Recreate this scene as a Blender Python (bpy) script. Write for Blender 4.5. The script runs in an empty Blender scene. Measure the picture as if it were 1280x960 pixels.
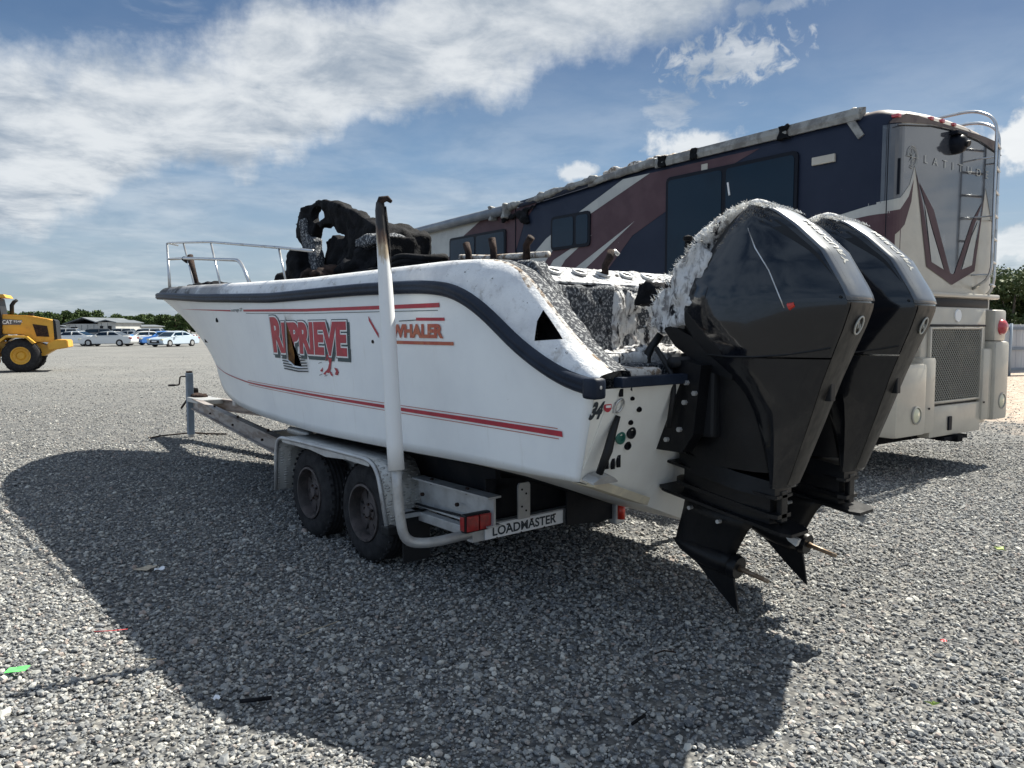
import bpy, bmesh, math, random
import numpy as np
from mathutils import Vector, Matrix, noise as mnoise
random.seed(7)
rng = np.random.default_rng(7)
PI = math.pi
R = math.radians
sc = bpy.context.scene
C = sc.collection

# ------------------------------------------------------------------ camera
EYE = 1.65
cam_d = bpy.data.cameras.new('camera'); cam = bpy.data.objects.new('camera', cam_d); C.objects.link(cam)
cam_d.sensor_width = 36; cam_d.lens = 36 * 961 / 1280
cam_d.clip_start = 0.05; cam_d.clip_end = 3000
cam.location = (0, 0, EYE); cam.rotation_euler = (R(90) - math.atan(69 / 961), 0, 0)
sc.camera = cam

# ------------------------------------------------------------------ sun, sky, exposure
SUN_EL = R(51.8); SUN_AZ = math.atan2(.77, .638)
S = Vector((math.sin(SUN_AZ) * math.cos(SUN_EL), math.cos(SUN_AZ) * math.cos(SUN_EL), math.sin(SUN_EL)))
sun_d = bpy.data.lights.new('sun', 'SUN'); sun_d.energy = 5.0; sun_d.angle = R(0.6); sun_d.color = (1, .955, .85)
sun = bpy.data.objects.new('sun', sun_d); C.objects.link(sun)
sun.rotation_euler = (-S).to_track_quat('-Z', 'Y').to_euler(); sun.location = (20, 5, 30)
sc.view_settings.view_transform = 'Standard'; sc.view_settings.look = 'None'
sc.view_settings.exposure = 1.12; sc.view_settings.gamma = 1

class NT:
    """small node-tree helper"""
    def __init__(s, tree): s.t = tree; s.n = tree.nodes; s.l = tree.links
    def node(s, typ, **kw):
        n = s.n.new(typ)
        for k, v in kw.items(): setattr(n, k, v)
        return n
    def put(s, sock, v):
        if v is None: return
        if isinstance(v, bpy.types.NodeSocket): s.l.new(v, sock)
        elif isinstance(v, (tuple, list)) and len(v) == 3 and sock.type == 'RGBA': sock.default_value = (*v, 1)
        else: sock.default_value = v
    def m(s, op, a, b=None, c=None, clamp=False):
        n = s.node('ShaderNodeMath', operation=op); n.use_clamp = clamp
        s.put(n.inputs[0], a); s.put(n.inputs[1], b); s.put(n.inputs[2], c)
        return n.outputs[0]
    def noise(s, vec, scale, detail=4, rough=.55, dist=0.0):
        n = s.node('ShaderNodeTexNoise'); s.put(n.inputs['Vector'], vec)
        n.inputs['Scale'].default_value = scale; n.inputs['Detail'].default_value = detail
        n.inputs['Roughness'].default_value = rough; n.inputs['Distortion'].default_value = dist
        return n.outputs['Fac']
    def ss(s, v, lo, hi):
        n = s.node('ShaderNodeMapRange', interpolation_type='SMOOTHSTEP'); s.put(n.inputs[0], v)
        n.inputs[1].default_value = lo; n.inputs[2].default_value = hi
        return n.outputs[0]
    def mix(s, f, a, b):
        n = s.node('ShaderNodeMix', data_type='RGBA'); s.put(n.inputs[0], f)
        s.put(n.inputs[6], a); s.put(n.inputs[7], b)
        return n.outputs[2]
    def xyz(s, x, y, z):
        n = s.node('ShaderNodeCombineXYZ'); s.put(n.inputs[0], x); s.put(n.inputs[1], y); s.put(n.inputs[2], z)
        return n.outputs[0]

w = bpy.data.worlds.new('World'); sc.world = w; w.use_nodes = True
t = NT(w.node_tree); t.n.clear()
sky = t.node('ShaderNodeTexSky', sky_type='NISHITA'); sky.sun_disc = False
sky.sun_elevation = SUN_EL; sky.sun_rotation = SUN_AZ; sky.altitude = 20
sky.air_density = 1.0; sky.dust_density = 1.2; sky.ozone_density = 1.6
tc = t.node('ShaderNodeTexCoord'); sep = t.node('ShaderNodeSeparateXYZ'); t.l.new(tc.outputs['Generated'], sep.inputs[0])
dx, dy, dz = sep.outputs
AZ = t.m('MULTIPLY', t.m('ARCTAN2', dx, dy), 57.2958)
EL = t.m('MULTIPLY', t.m('ARCSINE', dz), 57.2958)
# cloud layer coordinates: a flat layer overhead, so patterns shrink towards the horizon
dzc = t.m('ADD', t.m('MAXIMUM', dz, 0.0), .12)
LAY = t.xyz(t.m('DIVIDE', dx, dzc), t.m('DIVIDE', dy, dzc), 0.0)
n_big = t.noise(LAY, 1.1, 6, .55, .3)
n_mid = t.noise(LAY, 3.2, 9, .62, .4)
n_fine = t.noise(LAY, 9.0, 8, .6, .2)
DIR = t.xyz(AZ, EL, 0.0)
n_edge = t.noise(DIR, .11, 8, .6, .0)
n_puff = t.noise(DIR, .33, 8, .58, .0)
# broad diagonal bank: axis rises to the right
def line_dist(a0, e0, a1, e1):
    L = math.hypot(a1 - a0, e1 - e0); nx, ny = -(e1 - e0) / L, (a1 - a0) / L
    return t.m('ADD', t.m('ADD', t.m('MULTIPLY', AZ, nx), t.m('MULTIPLY', EL, ny)), -(nx * a0 + ny * e0))
bank = line_dist(-34, 11, 8, 24.5)
bank = t.m('ADD', bank, t.m('MULTIPLY', t.m('SUBTRACT', n_edge, .5), 13.0))
lower = t.ss(bank, -6.2, -3.0)                     # soft lower edge
upper = t.m('SUBTRACT', 1.0, t.ss(bank, 2.2, 5.8))
bank_m = t.m('MULTIPLY', lower, upper)
tex = t.m('ADD', t.m('MULTIPLY', n_mid, .6), t.m('MULTIPLY', n_big, .4))
d_bank = t.m('MULTIPLY', bank_m, t.ss(tex, .17, .40))
# torn patches above the bank
d_up = t.m('MULTIPLY', t.ss(bank, 3.0, 9.0), t.m('MULTIPLY', t.ss(tex, .49, .66), .75))
# thin veil low down on the left and around the horizon
d_veil = t.m('MULTIPLY', t.m('SUBTRACT', 1.0, t.ss(EL, 4, 24)), t.m('MULTIPLY', t.ss(n_big, .30, .72), .55))
def blob(a, e, ra, re, nz, lo, hi, k=1.0):
    u = t.m('DIVIDE', t.m('SUBTRACT', AZ, a), ra); v = t.m('DIVIDE', t.m('SUBTRACT', EL, e), re)
    r2 = t.m('SQRT', t.m('ADD', t.m('MULTIPLY', u, u), t.m('MULTIPLY', v, v)))
    f = t.m('SUBTRACT', t.m('SUBTRACT', 1.15, r2), t.m('MULTIPLY', t.m('SUBTRACT', nz, .5), -2.6))
    return t.m('MULTIPLY', t.ss(f, lo, hi), k)
puffs = [blob(4.8, 11.3, 2.8, .9, n_puff, .25, .9, .85), blob(13.4, 13.0, 4.2, 1.5, n_puff, .25, .9, .9), blob(8.6, 11.0, 3.5, .9, n_puff, .4, .8, .6),
         blob(33.5, 11.6, 4.6, 2.4, n_puff, .2, .7), blob(34, 5.6, 5, 2.0, n_puff, .3, .8, .8), blob(46, 9, 7, 3, n_puff, .2, .7),
         blob(-48, 7, 8, 2.2, n_puff, .2, .7), blob(62, 6, 7, 2.2, n_puff, .2, .7)]
cirrus = [blob(15.5, 18.2, 6.2, 2.8, t.noise(DIR, .9, 6, .6, .6), .35, 1.0, .85), blob(11.5, 15.3, 2.8, 2.0, n_fine, .2, 1.0, .5),
          blob(18.5, 21.0, 5.0, 1.0, t.noise(DIR, .6, 5, .6, .3), .35, .9, .5)]
dens = d_bank
for x in [d_up, d_veil] + puffs + cirrus: dens = t.m('MAXIMUM', dens, x)
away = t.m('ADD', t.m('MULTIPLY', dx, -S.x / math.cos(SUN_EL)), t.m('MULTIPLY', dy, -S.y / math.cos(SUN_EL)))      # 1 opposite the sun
d_fill = t.m('MULTIPLY', t.m('MAXIMUM', t.ss(t.m('ABSOLUTE', AZ), 44, 66), t.ss(EL, 32, 46)), t.ss(tex, .36, .56))  # extra clouds out of view, added to raise the fill light
dens = t.m('MAXIMUM', dens, d_fill)
dens = t.m('MULTIPLY', dens, t.ss(EL, -3, 2))
shade = t.m('ADD', t.m('ADD', t.m('MULTIPLY', n_mid, .5), t.m('MULTIPLY', n_big, .35)), t.m('MULTIPLY', n_fine, .15))
ccol = t.mix(t.ss(shade, .37, .60), (2.2, 2.6, 3.1), (4.9, 5.1, 5.25))
pm = puffs[0]
for x in puffs[1:]: pm = t.m('MAXIMUM', pm, x)
ccol = t.mix(t.m('MULTIPLY', pm, .8), ccol, (5.9, 6.0, 6.0))
ccol = t.mix(t.m('MULTIPLY', t.ss(away, -.2, .7), .75), ccol, (2.9, 4.0, 5.6))      # unseen clouds opposite the sun, tinted blue to fill the shaded sides
def ramp(v, stops):
    n = t.node('ShaderNodeValToRGB'); t.l.new(v, n.inputs[0]); e = n.color_ramp.elements
    e[0].position, e[0].color = stops[0][0], (*stops[0][1], 1); e[1].position, e[1].color = stops[-1][0], (*stops[-1][1], 1)
    for po, c in stops[1:-1]: x = e.new(po); x.color = (*c, 1)
    return n.outputs[0]
grad = ramp(t.m('DIVIDE', EL, 90, clamp=True), [(0, (.60, .76, .88)), (.06, (.54, .73, .92)), (.13, (.26, .49, .80)), (.21, (.13, .27, .53)), (.36, (.09, .18, .38)), (1, (.09, .20, .42))])
vm = t.node('ShaderNodeVectorMath', operation='SCALE'); t.l.new(grad, vm.inputs[0]); vm.inputs['Scale'].default_value = 3.6
air = t.mix(.86, sky.outputs[0], vm.outputs[0])
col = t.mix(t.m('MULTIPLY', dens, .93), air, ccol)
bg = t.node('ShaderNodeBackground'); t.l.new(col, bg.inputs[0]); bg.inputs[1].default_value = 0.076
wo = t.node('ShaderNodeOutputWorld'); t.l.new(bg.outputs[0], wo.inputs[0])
try: w.cycles.sampling_method = 'MANUAL'; w.cycles.sample_map_resolution = 512
except Exception: pass

# ------------------------------------------------------------------ helpers
DULL = {'faded_navy_paint': .2, 'faded_maroon_paint': .2, 'dark_tinted_glass': .22, 'black_window_frame': .1, 'black_motor_satin': .25, 'mottled_dark_panel': .3, 'navy_rubber_rail': .2, 'black_plastic': .25, 'streaked_aft_strip': .3, 'white_gelcoat': .3, 'stern_gelcoat': .3}
def mat(name, c1, c2=None, scale=6, lo=.4, hi=.6, rough=.5, metal=0, bump=0, bscale=40, coat=0, spots=(), rough2=None, coord='Object', stretch=None, detail=6, dist=0.0):
    """principled material; c2 mottles c1; spots = [(colour, scale, lo, hi), ...] are dirt and burn marks"""
    m = bpy.data.materials.new(name); m.use_nodes = True
    t = NT(m.node_tree); p = m.node_tree.nodes['Principled BSDF']
    tc = t.node('ShaderNodeTexCoord'); v = tc.outputs[coord]
    if stretch:
        mp = t.node('ShaderNodeMapping'); t.l.new(v, mp.inputs[0]); mp.inputs['Scale'].default_value = stretch; v = mp.outputs[0]
    col = (*c1, 1)
    if c2 is not None:
        col = t.mix(t.ss(t.noise(v, scale, detail, .6, dist), lo, hi), c1, c2)
    ro = rough
    for i, (cc, s_, l_, h_) in enumerate(spots):
        f = t.ss(t.noise(v, s_, 8, .65, .2), l_, h_)
        col = t.mix(f, col if isinstance(col, bpy.types.NodeSocket) else c1, cc)
    t.put(p.inputs['Base Color'], col)
    if rough2 is not None:
        rn = t.node('ShaderNodeMapRange'); t.put(rn.inputs[0], t.noise(v, scale * 1.7, 5, .6)); rn.inputs[1].default_value = .3; rn.inputs[2].default_value = .7
        rn.inputs[3].default_value = rough; rn.inputs[4].default_value = rough2; ro = rn.outputs[0]
    t.put(p.inputs['Roughness'], ro); p.inputs['Metallic'].default_value = metal
    if rough > .7 or name in DULL: p.inputs['Specular IOR Level'].default_value = DULL.get(name, .18)
    if coat: p.inputs['Coat Weight'].default_value = coat; p.inputs['Coat Roughness'].default_value = .04
    if bump:
        b = t.node('ShaderNodeBump'); b.inputs['Strength'].default_value = min(1, bump); b.inputs['Distance'].default_value = .01 * max(1, bump)
        t.put(b.inputs['Height'], t.noise(v, bscale, 6, .65)); t.l.new(b.outputs[0], p.inputs['Normal'])
    return m

def link(o, parent=None):
    C.objects.link(o)
    if parent is not None: o.parent = parent
    return o
def tag(o, label=None, cat=None, group=None, kind=None):
    if label: o['label'] = label
    if cat: o['category'] = cat
    if group: o['group'] = group
    if kind: o['kind'] = kind
    return o
def empty(name, loc, rz=0, label=None, cat=None, group=None):
    o = bpy.data.objects.new(name, None); o.location = loc; o.rotation_euler = (0, 0, rz); o.empty_display_size = .2
    C.objects.link(o); return tag(o, label, cat, group)
def mesh(name, verts, faces, mats, parent=None, smooth=False, angle=None, matidx=None, recalc=True):
    me = bpy.data.meshes.new(name); me.from_pydata([tuple(v) for v in verts], [], faces)
    for m_ in (mats if isinstance(mats, (list, tuple)) else [mats]): me.materials.append(m_)
    if matidx is not None: me.polygons.foreach_set('material_index', matidx)
    if recalc:
        bm = bmesh.new(); bm.from_mesh(me); bmesh.ops.recalc_face_normals(bm, faces=bm.faces); bm.to_mesh(me); bm.free()
    if smooth or angle:
        me.polygons.foreach_set('use_smooth', [True] * len(me.polygons))
        if angle: me.set_sharp_from_angle(angle=R(angle))
    me.update()
    return link(bpy.data.objects.new(name, me), parent)

class MB:
    def __init__(s): s.v = []; s.f = []
    def add(s, vs, fs):
        o = len(s.v); s.v += [tuple(v) for v in vs]; s.f += [tuple(i + o for i in f) for f in fs]; return s
    def box(s, x0, x1, y0, y1, z0, z1, M=None, b=0):
        if b:
            bm = bmesh.new(); bmesh.ops.create_cube(bm, size=1)
            for v in bm.verts: v.co = Vector(((x0 + x1) / 2 + v.co.x * (x1 - x0), (y0 + y1) / 2 + v.co.y * (y1 - y0), (z0 + z1) / 2 + v.co.z * (z1 - z0)))
            bmesh.ops.bevel(bm, geom=bm.edges[:], offset=b, segments=2, profile=.6, affect='EDGES')
            bm.verts.index_update()
            vs = [v.co.copy() for v in bm.verts]; fs = [tuple(v.index for v in f.verts) for f in bm.faces]; bm.free()
        else:
            vs = [Vector(p) for p in ((x0, y0, z0), (x1, y0, z0), (x1, y1, z0), (x0, y1, z0), (x0, y0, z1), (x1, y0, z1), (x1, y1, z1), (x0, y1, z1))]
            fs = [(0, 3, 2, 1), (4, 5, 6, 7), (0, 1, 5, 4), (1, 2, 6, 5), (2, 3, 7, 6), (3, 0, 4, 7)]
        if M is not None: vs = [M @ v for v in vs]
        return s.add(vs, fs)
    def tube(s, pts, r, n=10, caps=True, closed=False):
        pts = [Vector(p) for p in pts]; N = len(pts); vs = []; fs = []
        rr = r if isinstance(r, (list, tuple)) else [r] * N
        up = None
        for i, p in enumerate(pts):
            a = pts[i - 1] if (i > 0 or closed) else p; b = pts[(i + 1) % N] if (i < N - 1 or closed) else p
            d = (b - a).normalized()
            if up is None:
                up = Vector((0, 0, 1)) if abs(d.z) < .9 else Vector((1, 0, 0))
            u = d.cross(up).normalized(); up = u.cross(d).normalized()
            for k in range(n):
                th = 2 * PI * k / n; vs.append(p + (u * math.cos(th) + up * math.sin(th)) * rr[i])
        M_ = N if closed else N - 1
        for i in range(M_):
            j = (i + 1) % N
            for k in range(n):
                k2 = (k + 1) % n; fs.append((i * n + k, i * n + k2, j * n + k2, j * n + k))
        if caps and not closed: fs += [tuple(range(n))[::-1], tuple((N - 1) * n + k for k in range(n))]
        return s.add(vs, fs)
    def lathe(s, prof, c, axis='y', n=32):
        """prof = [(radius, along axis)]"""
        vs = []; fs = []; N = len(prof)
        for (r_, a_) in prof:
            for k in range(n):
                th = 2 * PI * k / n; p = (r_ * math.cos(th), r_ * math.sin(th))
                q = {'y': (p[0], a_, p[1]), 'x': (a_, p[0], p[1]), 'z': (p[0], p[1], a_)}[axis]
                vs.append((q[0] + c[0], q[1] + c[1], q[2] + c[2]))
        for i in range(N - 1):
            for k in range(n):
                k2 = (k + 1) % n; fs.append((i * n + k, i * n + k2, (i + 1) * n + k2, (i + 1) * n + k))
        return s.add(vs, fs)
    def prism(s, poly, f0, f1):
        """poly of 2D points; f0, f1 map (a, b) to the two end faces"""
        n = len(poly); vs = [f0(*p) for p in poly] + [f1(*p) for p in poly]
        return s.add(vs, [tuple(range(n))[::-1], tuple(range(n, 2 * n))] + [(i, (i + 1) % n, n + (i + 1) % n, n + i) for i in range(n)])
    def obj(s, name, m, parent=None, **kw): return mesh(name, s.v, s.f, m, parent, **kw)

def grid_faces(nu, nv, loop=False):
    f = []
    for i in range(nu - 1):
        for j in range(nv - 1 + (1 if loop else 0)):
            j2 = (j + 1) % nv; f.append((i * nv + j, i * nv + j2, (i + 1) * nv + j2, (i + 1) * nv + j))
    return f
def lerp(tab, x):
    if x <= tab[0][0]: return tab[0][1]
    for (a, va), (b, vb) in zip(tab, tab[1:]):
        if x <= b: return va + (vb - va) * (x - a) / (b - a)
    return tab[-1][1]
def smooth_tab(tab, x, h=.12):
    return sum(lerp(tab, x + k * h / 2) * wt for k, wt in ((-2, .1), (-1, .2), (0, .4), (1, .2), (2, .1)))
def arc(pts, r=.1, n=5):
    """round the corners of a polyline"""
    pts = [Vector(p) for p in pts]; out = [pts[0]]
    for a, b, c in zip(pts, pts[1:], pts[2:]):
        ra = min(r, (b - a).length * .45); rc = min(r, (c - b).length * .45)
        p0 = b + (a - b).normalized() * ra; p1 = b + (c - b).normalized() * rc
        for k in range(n + 1):
            u = k / n; out.append(p0 * (1 - u) ** 2 + b * 2 * u * (1 - u) + p1 * u * u)
    return out + [pts[-1]]
def evalmesh(o):
    dg = bpy.context.evaluated_depsgraph_get(); return bpy.data.meshes.new_from_object(o.evaluated_get(dg))
def text2d(s_, size=1, shear=0, offset=0, spacing=1):
    cu = bpy.data.curves.new('lettering', 'FONT'); cu.body = s_; cu.size = size; cu.shear = shear; cu.offset = offset; cu.space_character = spacing; cu.resolution_u = 4
    o = bpy.data.objects.new('lettering', cu); C.objects.link(o); bpy.context.view_layer.update()
    me = evalmesh(o); vs = [(v.co.x, v.co.y) for v in me.vertices]; fs = [tuple(p.vertices) for p in me.polygons]
    bpy.data.objects.remove(o); bpy.data.meshes.remove(me); bpy.data.curves.remove(cu)
    return vs, fs
def fit2d(vs, w_, h_, refvs=None):
    r_ = refvs or vs; x0 = min(p[0] for p in r_); x1 = max(p[0] for p in r_); y0 = min(p[1] for p in r_); y1 = max(p[1] for p in r_)
    return [((p[0] - x0) / (x1 - x0) * w_, (p[1] - y0) / (y1 - y0) * h_) for p in vs]
def fill2d(loops, depth=0, res=0):
    """filled outline (first loop) with holes -> mesh datablock in XY"""
    cu = bpy.data.curves.new('outline', 'CURVE'); cu.dimensions = '2D'; cu.fill_mode = 'BOTH'; cu.extrude = depth
    for L in loops:
        sp = cu.splines.new('POLY'); sp.points.add(len(L) - 1); sp.use_cyclic_u = True
        for i, p in enumerate(L): sp.points[i].co = (p[0], p[1], 0, 1)
    o = bpy.data.objects.new('outline', cu); C.objects.link(o); bpy.context.view_layer.update()
    me = evalmesh(o); bpy.data.objects.remove(o); bpy.data.curves.remove(cu); return me
def rough_up(o, voxel, disp, scale, seed=0, smooth=True):
    """remesh a rough solid and crumple it with noise, applied to its own mesh"""
    md = o.modifiers.new('remesh', 'REMESH'); md.mode = 'VOXEL'; md.voxel_size = voxel
    bpy.context.view_layer.update(); me = evalmesh(o); o.modifiers.clear()
    n = len(me.vertices); co = np.empty(n * 3); me.vertices.foreach_get('co', co); co = co.reshape(-1, 3)
    no = np.empty(n * 3); me.vertices.foreach_get('normal', no); no = no.reshape(-1, 3)
    for i in range(n):
        p = Vector(co[i]) * scale + Vector((seed * 7.1, 3.3, 1.7))
        a = mnoise.fractal(p, 1.0, 2.0, 4)
        co[i] += no[i] * disp * a
    me.vertices.foreach_set('co', co.ravel()); me.polygons.foreach_set('use_smooth', [smooth] * len(me.polygons)); me.update()
    old = o.data; ms = list(old.materials); me.materials.clear()
    for m_ in ms: me.materials.append(m_)
    o.data = me; return o

# ------------------------------------------------------------------ materials
M = {}
M['gel'] = mat('white_gelcoat', (.84, .87, .88), (.78, .81, .83), 2.2, .35, .7, rough=.28, rough2=.42, spots=[((.42, .40, .36), 5.0, .66, .80), ((.2, .19, .18), 19, .73, .80)])
def gel_mat():
    m = bpy.data.materials.new('weathered_gelcoat'); m.use_nodes = True; t = NT(m.node_tree); p = t.n['Principled BSDF']
    tc = t.node('ShaderNodeTexCoord'); v = tc.outputs['Object']
    c = t.mix(t.ss(t.noise(v, 1.6, 5, .6), .35, .7), (.85, .88, .89), (.78, .81, .83))
    mp = t.node('ShaderNodeMapping'); t.l.new(v, mp.inputs[0]); mp.inputs['Scale'].default_value = (9, 9, .9)
    run = t.m('MULTIPLY', t.ss(t.noise(mp.outputs[0], 1.4, 7, .7, .2), .56, .78), .32); c = t.mix(run, c, (.50, .48, .43))       # rain runs
    mp2 = t.node('ShaderNodeMapping'); t.l.new(v, mp2.inputs[0]); mp2.inputs['Scale'].default_value = (1.2, 1, 16); mp2.inputs['Rotation'].default_value = (0, R(8), 0)
    scr = t.m('MULTIPLY', t.ss(t.noise(mp2.outputs[0], 2.6, 8, .75), .66, .72), .35); c = t.mix(scr, c, (.45, .46, .46))       # scuffs
    c = t.mix(t.m('MULTIPLY', t.ss(t.noise(v, 21, 8, .7), .70, .76), .8), c, (.22, .21, .20))
    t.put(p.inputs['Base Color'], c); t.put(p.inputs['Roughness'], t.m('ADD', .24, t.m('MULTIPLY', t.noise(v, 3, 6, .6), .22))); p.inputs['Specular IOR Level'].default_value = .4
    return m
M['gel'] = gel_mat()
M['gel_lo'] = mat('stern_gelcoat', (.78, .78, .74), (.72, .71, .67), 3, .4, .7, rough=.35, spots=[((.12, .11, .10), 13, .70, .78), ((.5, .46, .38), 4, .64, .84)])
M['cap'] = mat('scorched_white_cap', (.74, .75, .76), (.60, .61, .63), 5, .4, .65, rough=.6, bump=.5, bscale=60, spots=[((.36, .34, .31), 7, .56, .68), ((.03, .03, .03), 5.5, .62, .72), ((.05, .045, .04), 24, .64, .70)])
M['cap_burn'] = mat('burnt_bow_cap', (.13, .13, .14), (.42, .43, .45), 3, .48, .66, rough=.7, bump=.6, bscale=50, spots=[((.012, .012, .014), 3.5, .42, .54)])
def cap_mat():
    m = bpy.data.materials.new('scorched_cap'); m.use_nodes = True; t = NT(m.node_tree); p = t.n['Principled BSDF']
    tc = t.node('ShaderNodeTexCoord'); v = tc.outputs['Object']; sep = t.node('ShaderNodeSeparateXYZ'); t.l.new(v, sep.inputs[0])
    c = t.mix(t.ss(t.noise(v, 5, 6, .6), .4, .65), (.74, .75, .76), (.60, .61, .63))
    c = t.mix(t.m('MULTIPLY', t.ss(t.noise(v, 9, 8, .7), .52, .68), .7), c, (.33, .31, .29))
    c = t.mix(t.ss(t.noise(v, 26, 8, .7), .63, .69), c, (.05, .045, .04))
    b = t.m('ADD', t.m('MULTIPLY', sep.outputs[0], .30), t.m('MULTIPLY', t.m('SUBTRACT', t.noise(v, 2.2, 8, .68, .3), .5), 2.2))
    c = t.mix(t.m('MULTIPLY', t.ss(b, 1.30, 1.75), .8), c, (.16, .16, .17)); c = t.mix(t.ss(b, 1.85, 2.10), c, (.014, .014, .016))
    t.put(p.inputs['Base Color'], c); p.inputs['Roughness'].default_value = .65
    bp = t.node('ShaderNodeBump'); bp.inputs['Strength'].default_value = .6; bp.inputs['Distance'].default_value = .008; t.put(bp.inputs['Height'], t.noise(v, 50, 6, .65)); t.l.new(bp.outputs[0], p.inputs['Normal'])
    return m
M['cap'] = cap_mat()
M['brown'] = mat('heat_browned_edge', (.24, .18, .13), (.62, .59, .55), 20, .40, .56, rough=.8, bump=.8, bscale=70, spots=[((.06, .045, .035), 24, .58, .66)])
M['cap_lid'] = mat('ash_speckled_lid', (.60, .61, .62), (.20, .20, .21), 30, .44, .62, rough=.8, bump=1, bscale=60, spots=[((.04, .04, .045), 30, .60, .68)])
M['bottom'] = mat('black_bottom_paint', (.012, .013, .016), (.02, .02, .022), 5, rough=.75)
M['rub'] = mat('navy_rubber_rail', (.010, .016, .030), (.016, .024, .042), 4, rough=.5, bump=.3, bscale=30, spots=[((.12, .13, .15), 12, .68, .78)])
M['char'] = mat('charred_black', (.004, .0045, .006), (.012, .0125, .016), 9, .4, .7, rough=.85, bump=1.2, bscale=45, spots=[((.20, .20, .20), 16, .66, .74)])
M['ash'] = mat('ash_grey_laminate', (.05, .055, .065), (.42, .43, .44), 60, .47, .66, rough=.9, bump=1.5, bscale=70, spots=[((.015, .016, .02), 9, .60, .70)])
M['ash_white'] = mat('white_ash_crust', (.74, .74, .74), (.26, .25, .25), 26, .46, .66, rough=.95, bump=2.5, bscale=55, spots=[((.02, .02, .024), 15, .54, .62)], stretch=(1, 1, .45), dist=.6)
M['fibre'] = mat('burnt_glass_fibre', (.82, .82, .80), (.62, .61, .58), 20, rough=.9)
M['rust'] = mat('rusted_steel', (.050, .032, .026), (.022, .016, .015), 20, rough=.85, bump=.8, bscale=60)
M['steel'] = mat('stainless_tube', (.55, .56, .57), (.35, .33, .30), 8, .5, .75, rough=.28, metal=.9)
M['galv'] = mat('dull_aluminium', (.50, .51, .51), (.40, .40, .40), 7, .4, .65, rough=.5, metal=.55, bump=.3, bscale=60, spots=[((.16, .14, .12), 9, .60, .74)])
M['galv_brown'] = mat('stained_tongue_beam', (.36, .33, .31), (.20, .16, .14), 5, .42, .62, rough=.55, metal=.35, bump=.3, bscale=40, stretch=(.35, 3, 3))
M['pvc'] = mat('white_pvc', (.74, .75, .75), (.62, .62, .60), 6, rough=.4, spots=[((.3, .28, .24), 8, .66, .8)])
M['pvc_burn'] = mat('burnt_pvc', (.45, .36, .26), (.03, .025, .02), 9, .40, .52, rough=.8, bump=.8, bscale=30, stretch=(1, 1, .35))
M['tyre'] = mat('tyre_rubber', (.018, .018, .02), (.03, .03, .032), 12, rough=.85, bump=.4, bscale=90)
M['rim'] = mat('oxidised_rim', (.10, .085, .085), (.055, .05, .05), 12, rough=.6, metal=.4, bump=.4, bscale=60)
M['redlens'] = mat('red_lens', (.35, .012, .012), (.22, .008, .01), 30, rough=.3, coat=.5)
M['redorange'] = mat('red_marker_lens', (.75, .06, .03), (.5, .03, .02), 30, rough=.35, coat=.4)
M['black'] = mat('black_plastic', (.012, .013, .015), rough=.5)
M['red'] = mat('red_vinyl', (.44, .022, .045), (.36, .02, .04), 12, rough=.45, spots=[((.6, .5, .5), 30, .70, .76)])
M['redw'] = mat('faded_red_vinyl', (.42, .08, .05), (.46, .14, .07), 14, rough=.5, spots=[((.62, .6, .58), 26, .66, .73)])
M['white'] = mat('white_vinyl', (.78, .78, .78), rough=.45)
M['shadowv'] = mat('dark_green_vinyl', (.03, .06, .07), rough=.5)
M['navyv'] = mat('dark_vinyl', (.02, .03, .04), rough=.5)
M['foam'] = mat('scorched_foam_core', (.22, .11, .035), (.10, .05, .02), 12, rough=.95, bump=1, bscale=50)
M['motor'] = mat('black_motor_gloss', (.004, .005, .008), (.011, .014, .020), 3, rough=.10, coat=1.0, rough2=.16)
M['motor_lo'] = mat('black_motor_satin', (.004, .0045, .006), (.007, .0075, .009), 6, rough=.30, rough2=.45, bump=.15, bscale=90)
M['motor_panel'] = mat('mottled_dark_panel', (.005, .006, .009), (.010, .011, .013), 12, .4, .7, rough=.13, rough2=.26, coat=.3)  # near-black gloss with a faint paler mottle
M['motor_strip'] = mat('streaked_aft_strip', (.010, .010, .010), (.034, .031, .028), 26, .4, .62, rough=.35, rough2=.5, stretch=(1, 1, .25))  # dark strip with paler brownish streaks along its height
M['band'] = mat('grey_cowl_band', (.085, .10, .125), (.12, .13, .14), 5, .4, .7, rough=.34, metal=.15, coat=.4)
M['silver'] = mat('silver_lettering', (.42, .42, .39), rough=.4, metal=.2)
M['brass'] = mat('shaft_metal', (.16, .11, .07), (.30, .24, .18), 14, rough=.5, metal=.6)
M['green'] = mat('green_fitting', (.02, .12, .09), rough=.4)
M['cream'] = mat('cream_resin', (.60, .54, .40), (.5, .45, .35), 9, rough=.6)

M['rv_navy'] = mat('faded_navy_paint', (.013, .019, .038), (.018, .025, .046), 1.6, .35, .7, rough=.45, rough2=.6, spots=[((.10, .11, .14), 8, .70, .76)])
M['rv_mauve'] = mat('faded_maroon_paint', (.075, .042, .050), (.092, .054, .062), 2, rough=.5, rough2=.6, spots=[((.28, .26, .28), 9, .69, .75)])
M['rv_cream'] = mat('cream_stripe_paint', (.42, .42, .39), (.37, .37, .35), 3, rough=.45, coat=.2)
M['rv_tan'] = mat('tan_coach_paint', (.47, .435, .365), (.42, .385, .325), 2.2, rough=.35, rough2=.5, coat=.4, spots=[((.25, .22, .18), 6, .68, .80)])
M['rv_tan_dusty'] = mat('dusty_roof_cap', (.075, .05, .05), (.13, .10, .09), 4, rough=.6, spots=[((.5, .48, .45), 10, .66, .74)])
M['rv_grey'] = mat('grey_blue_rear_paint', (.045, .049, .060), (.062, .066, .078), 1.6, rough=.14, coat=.9, spots=[((.17, .18, .20), 3.2, .60, .80)])
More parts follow.
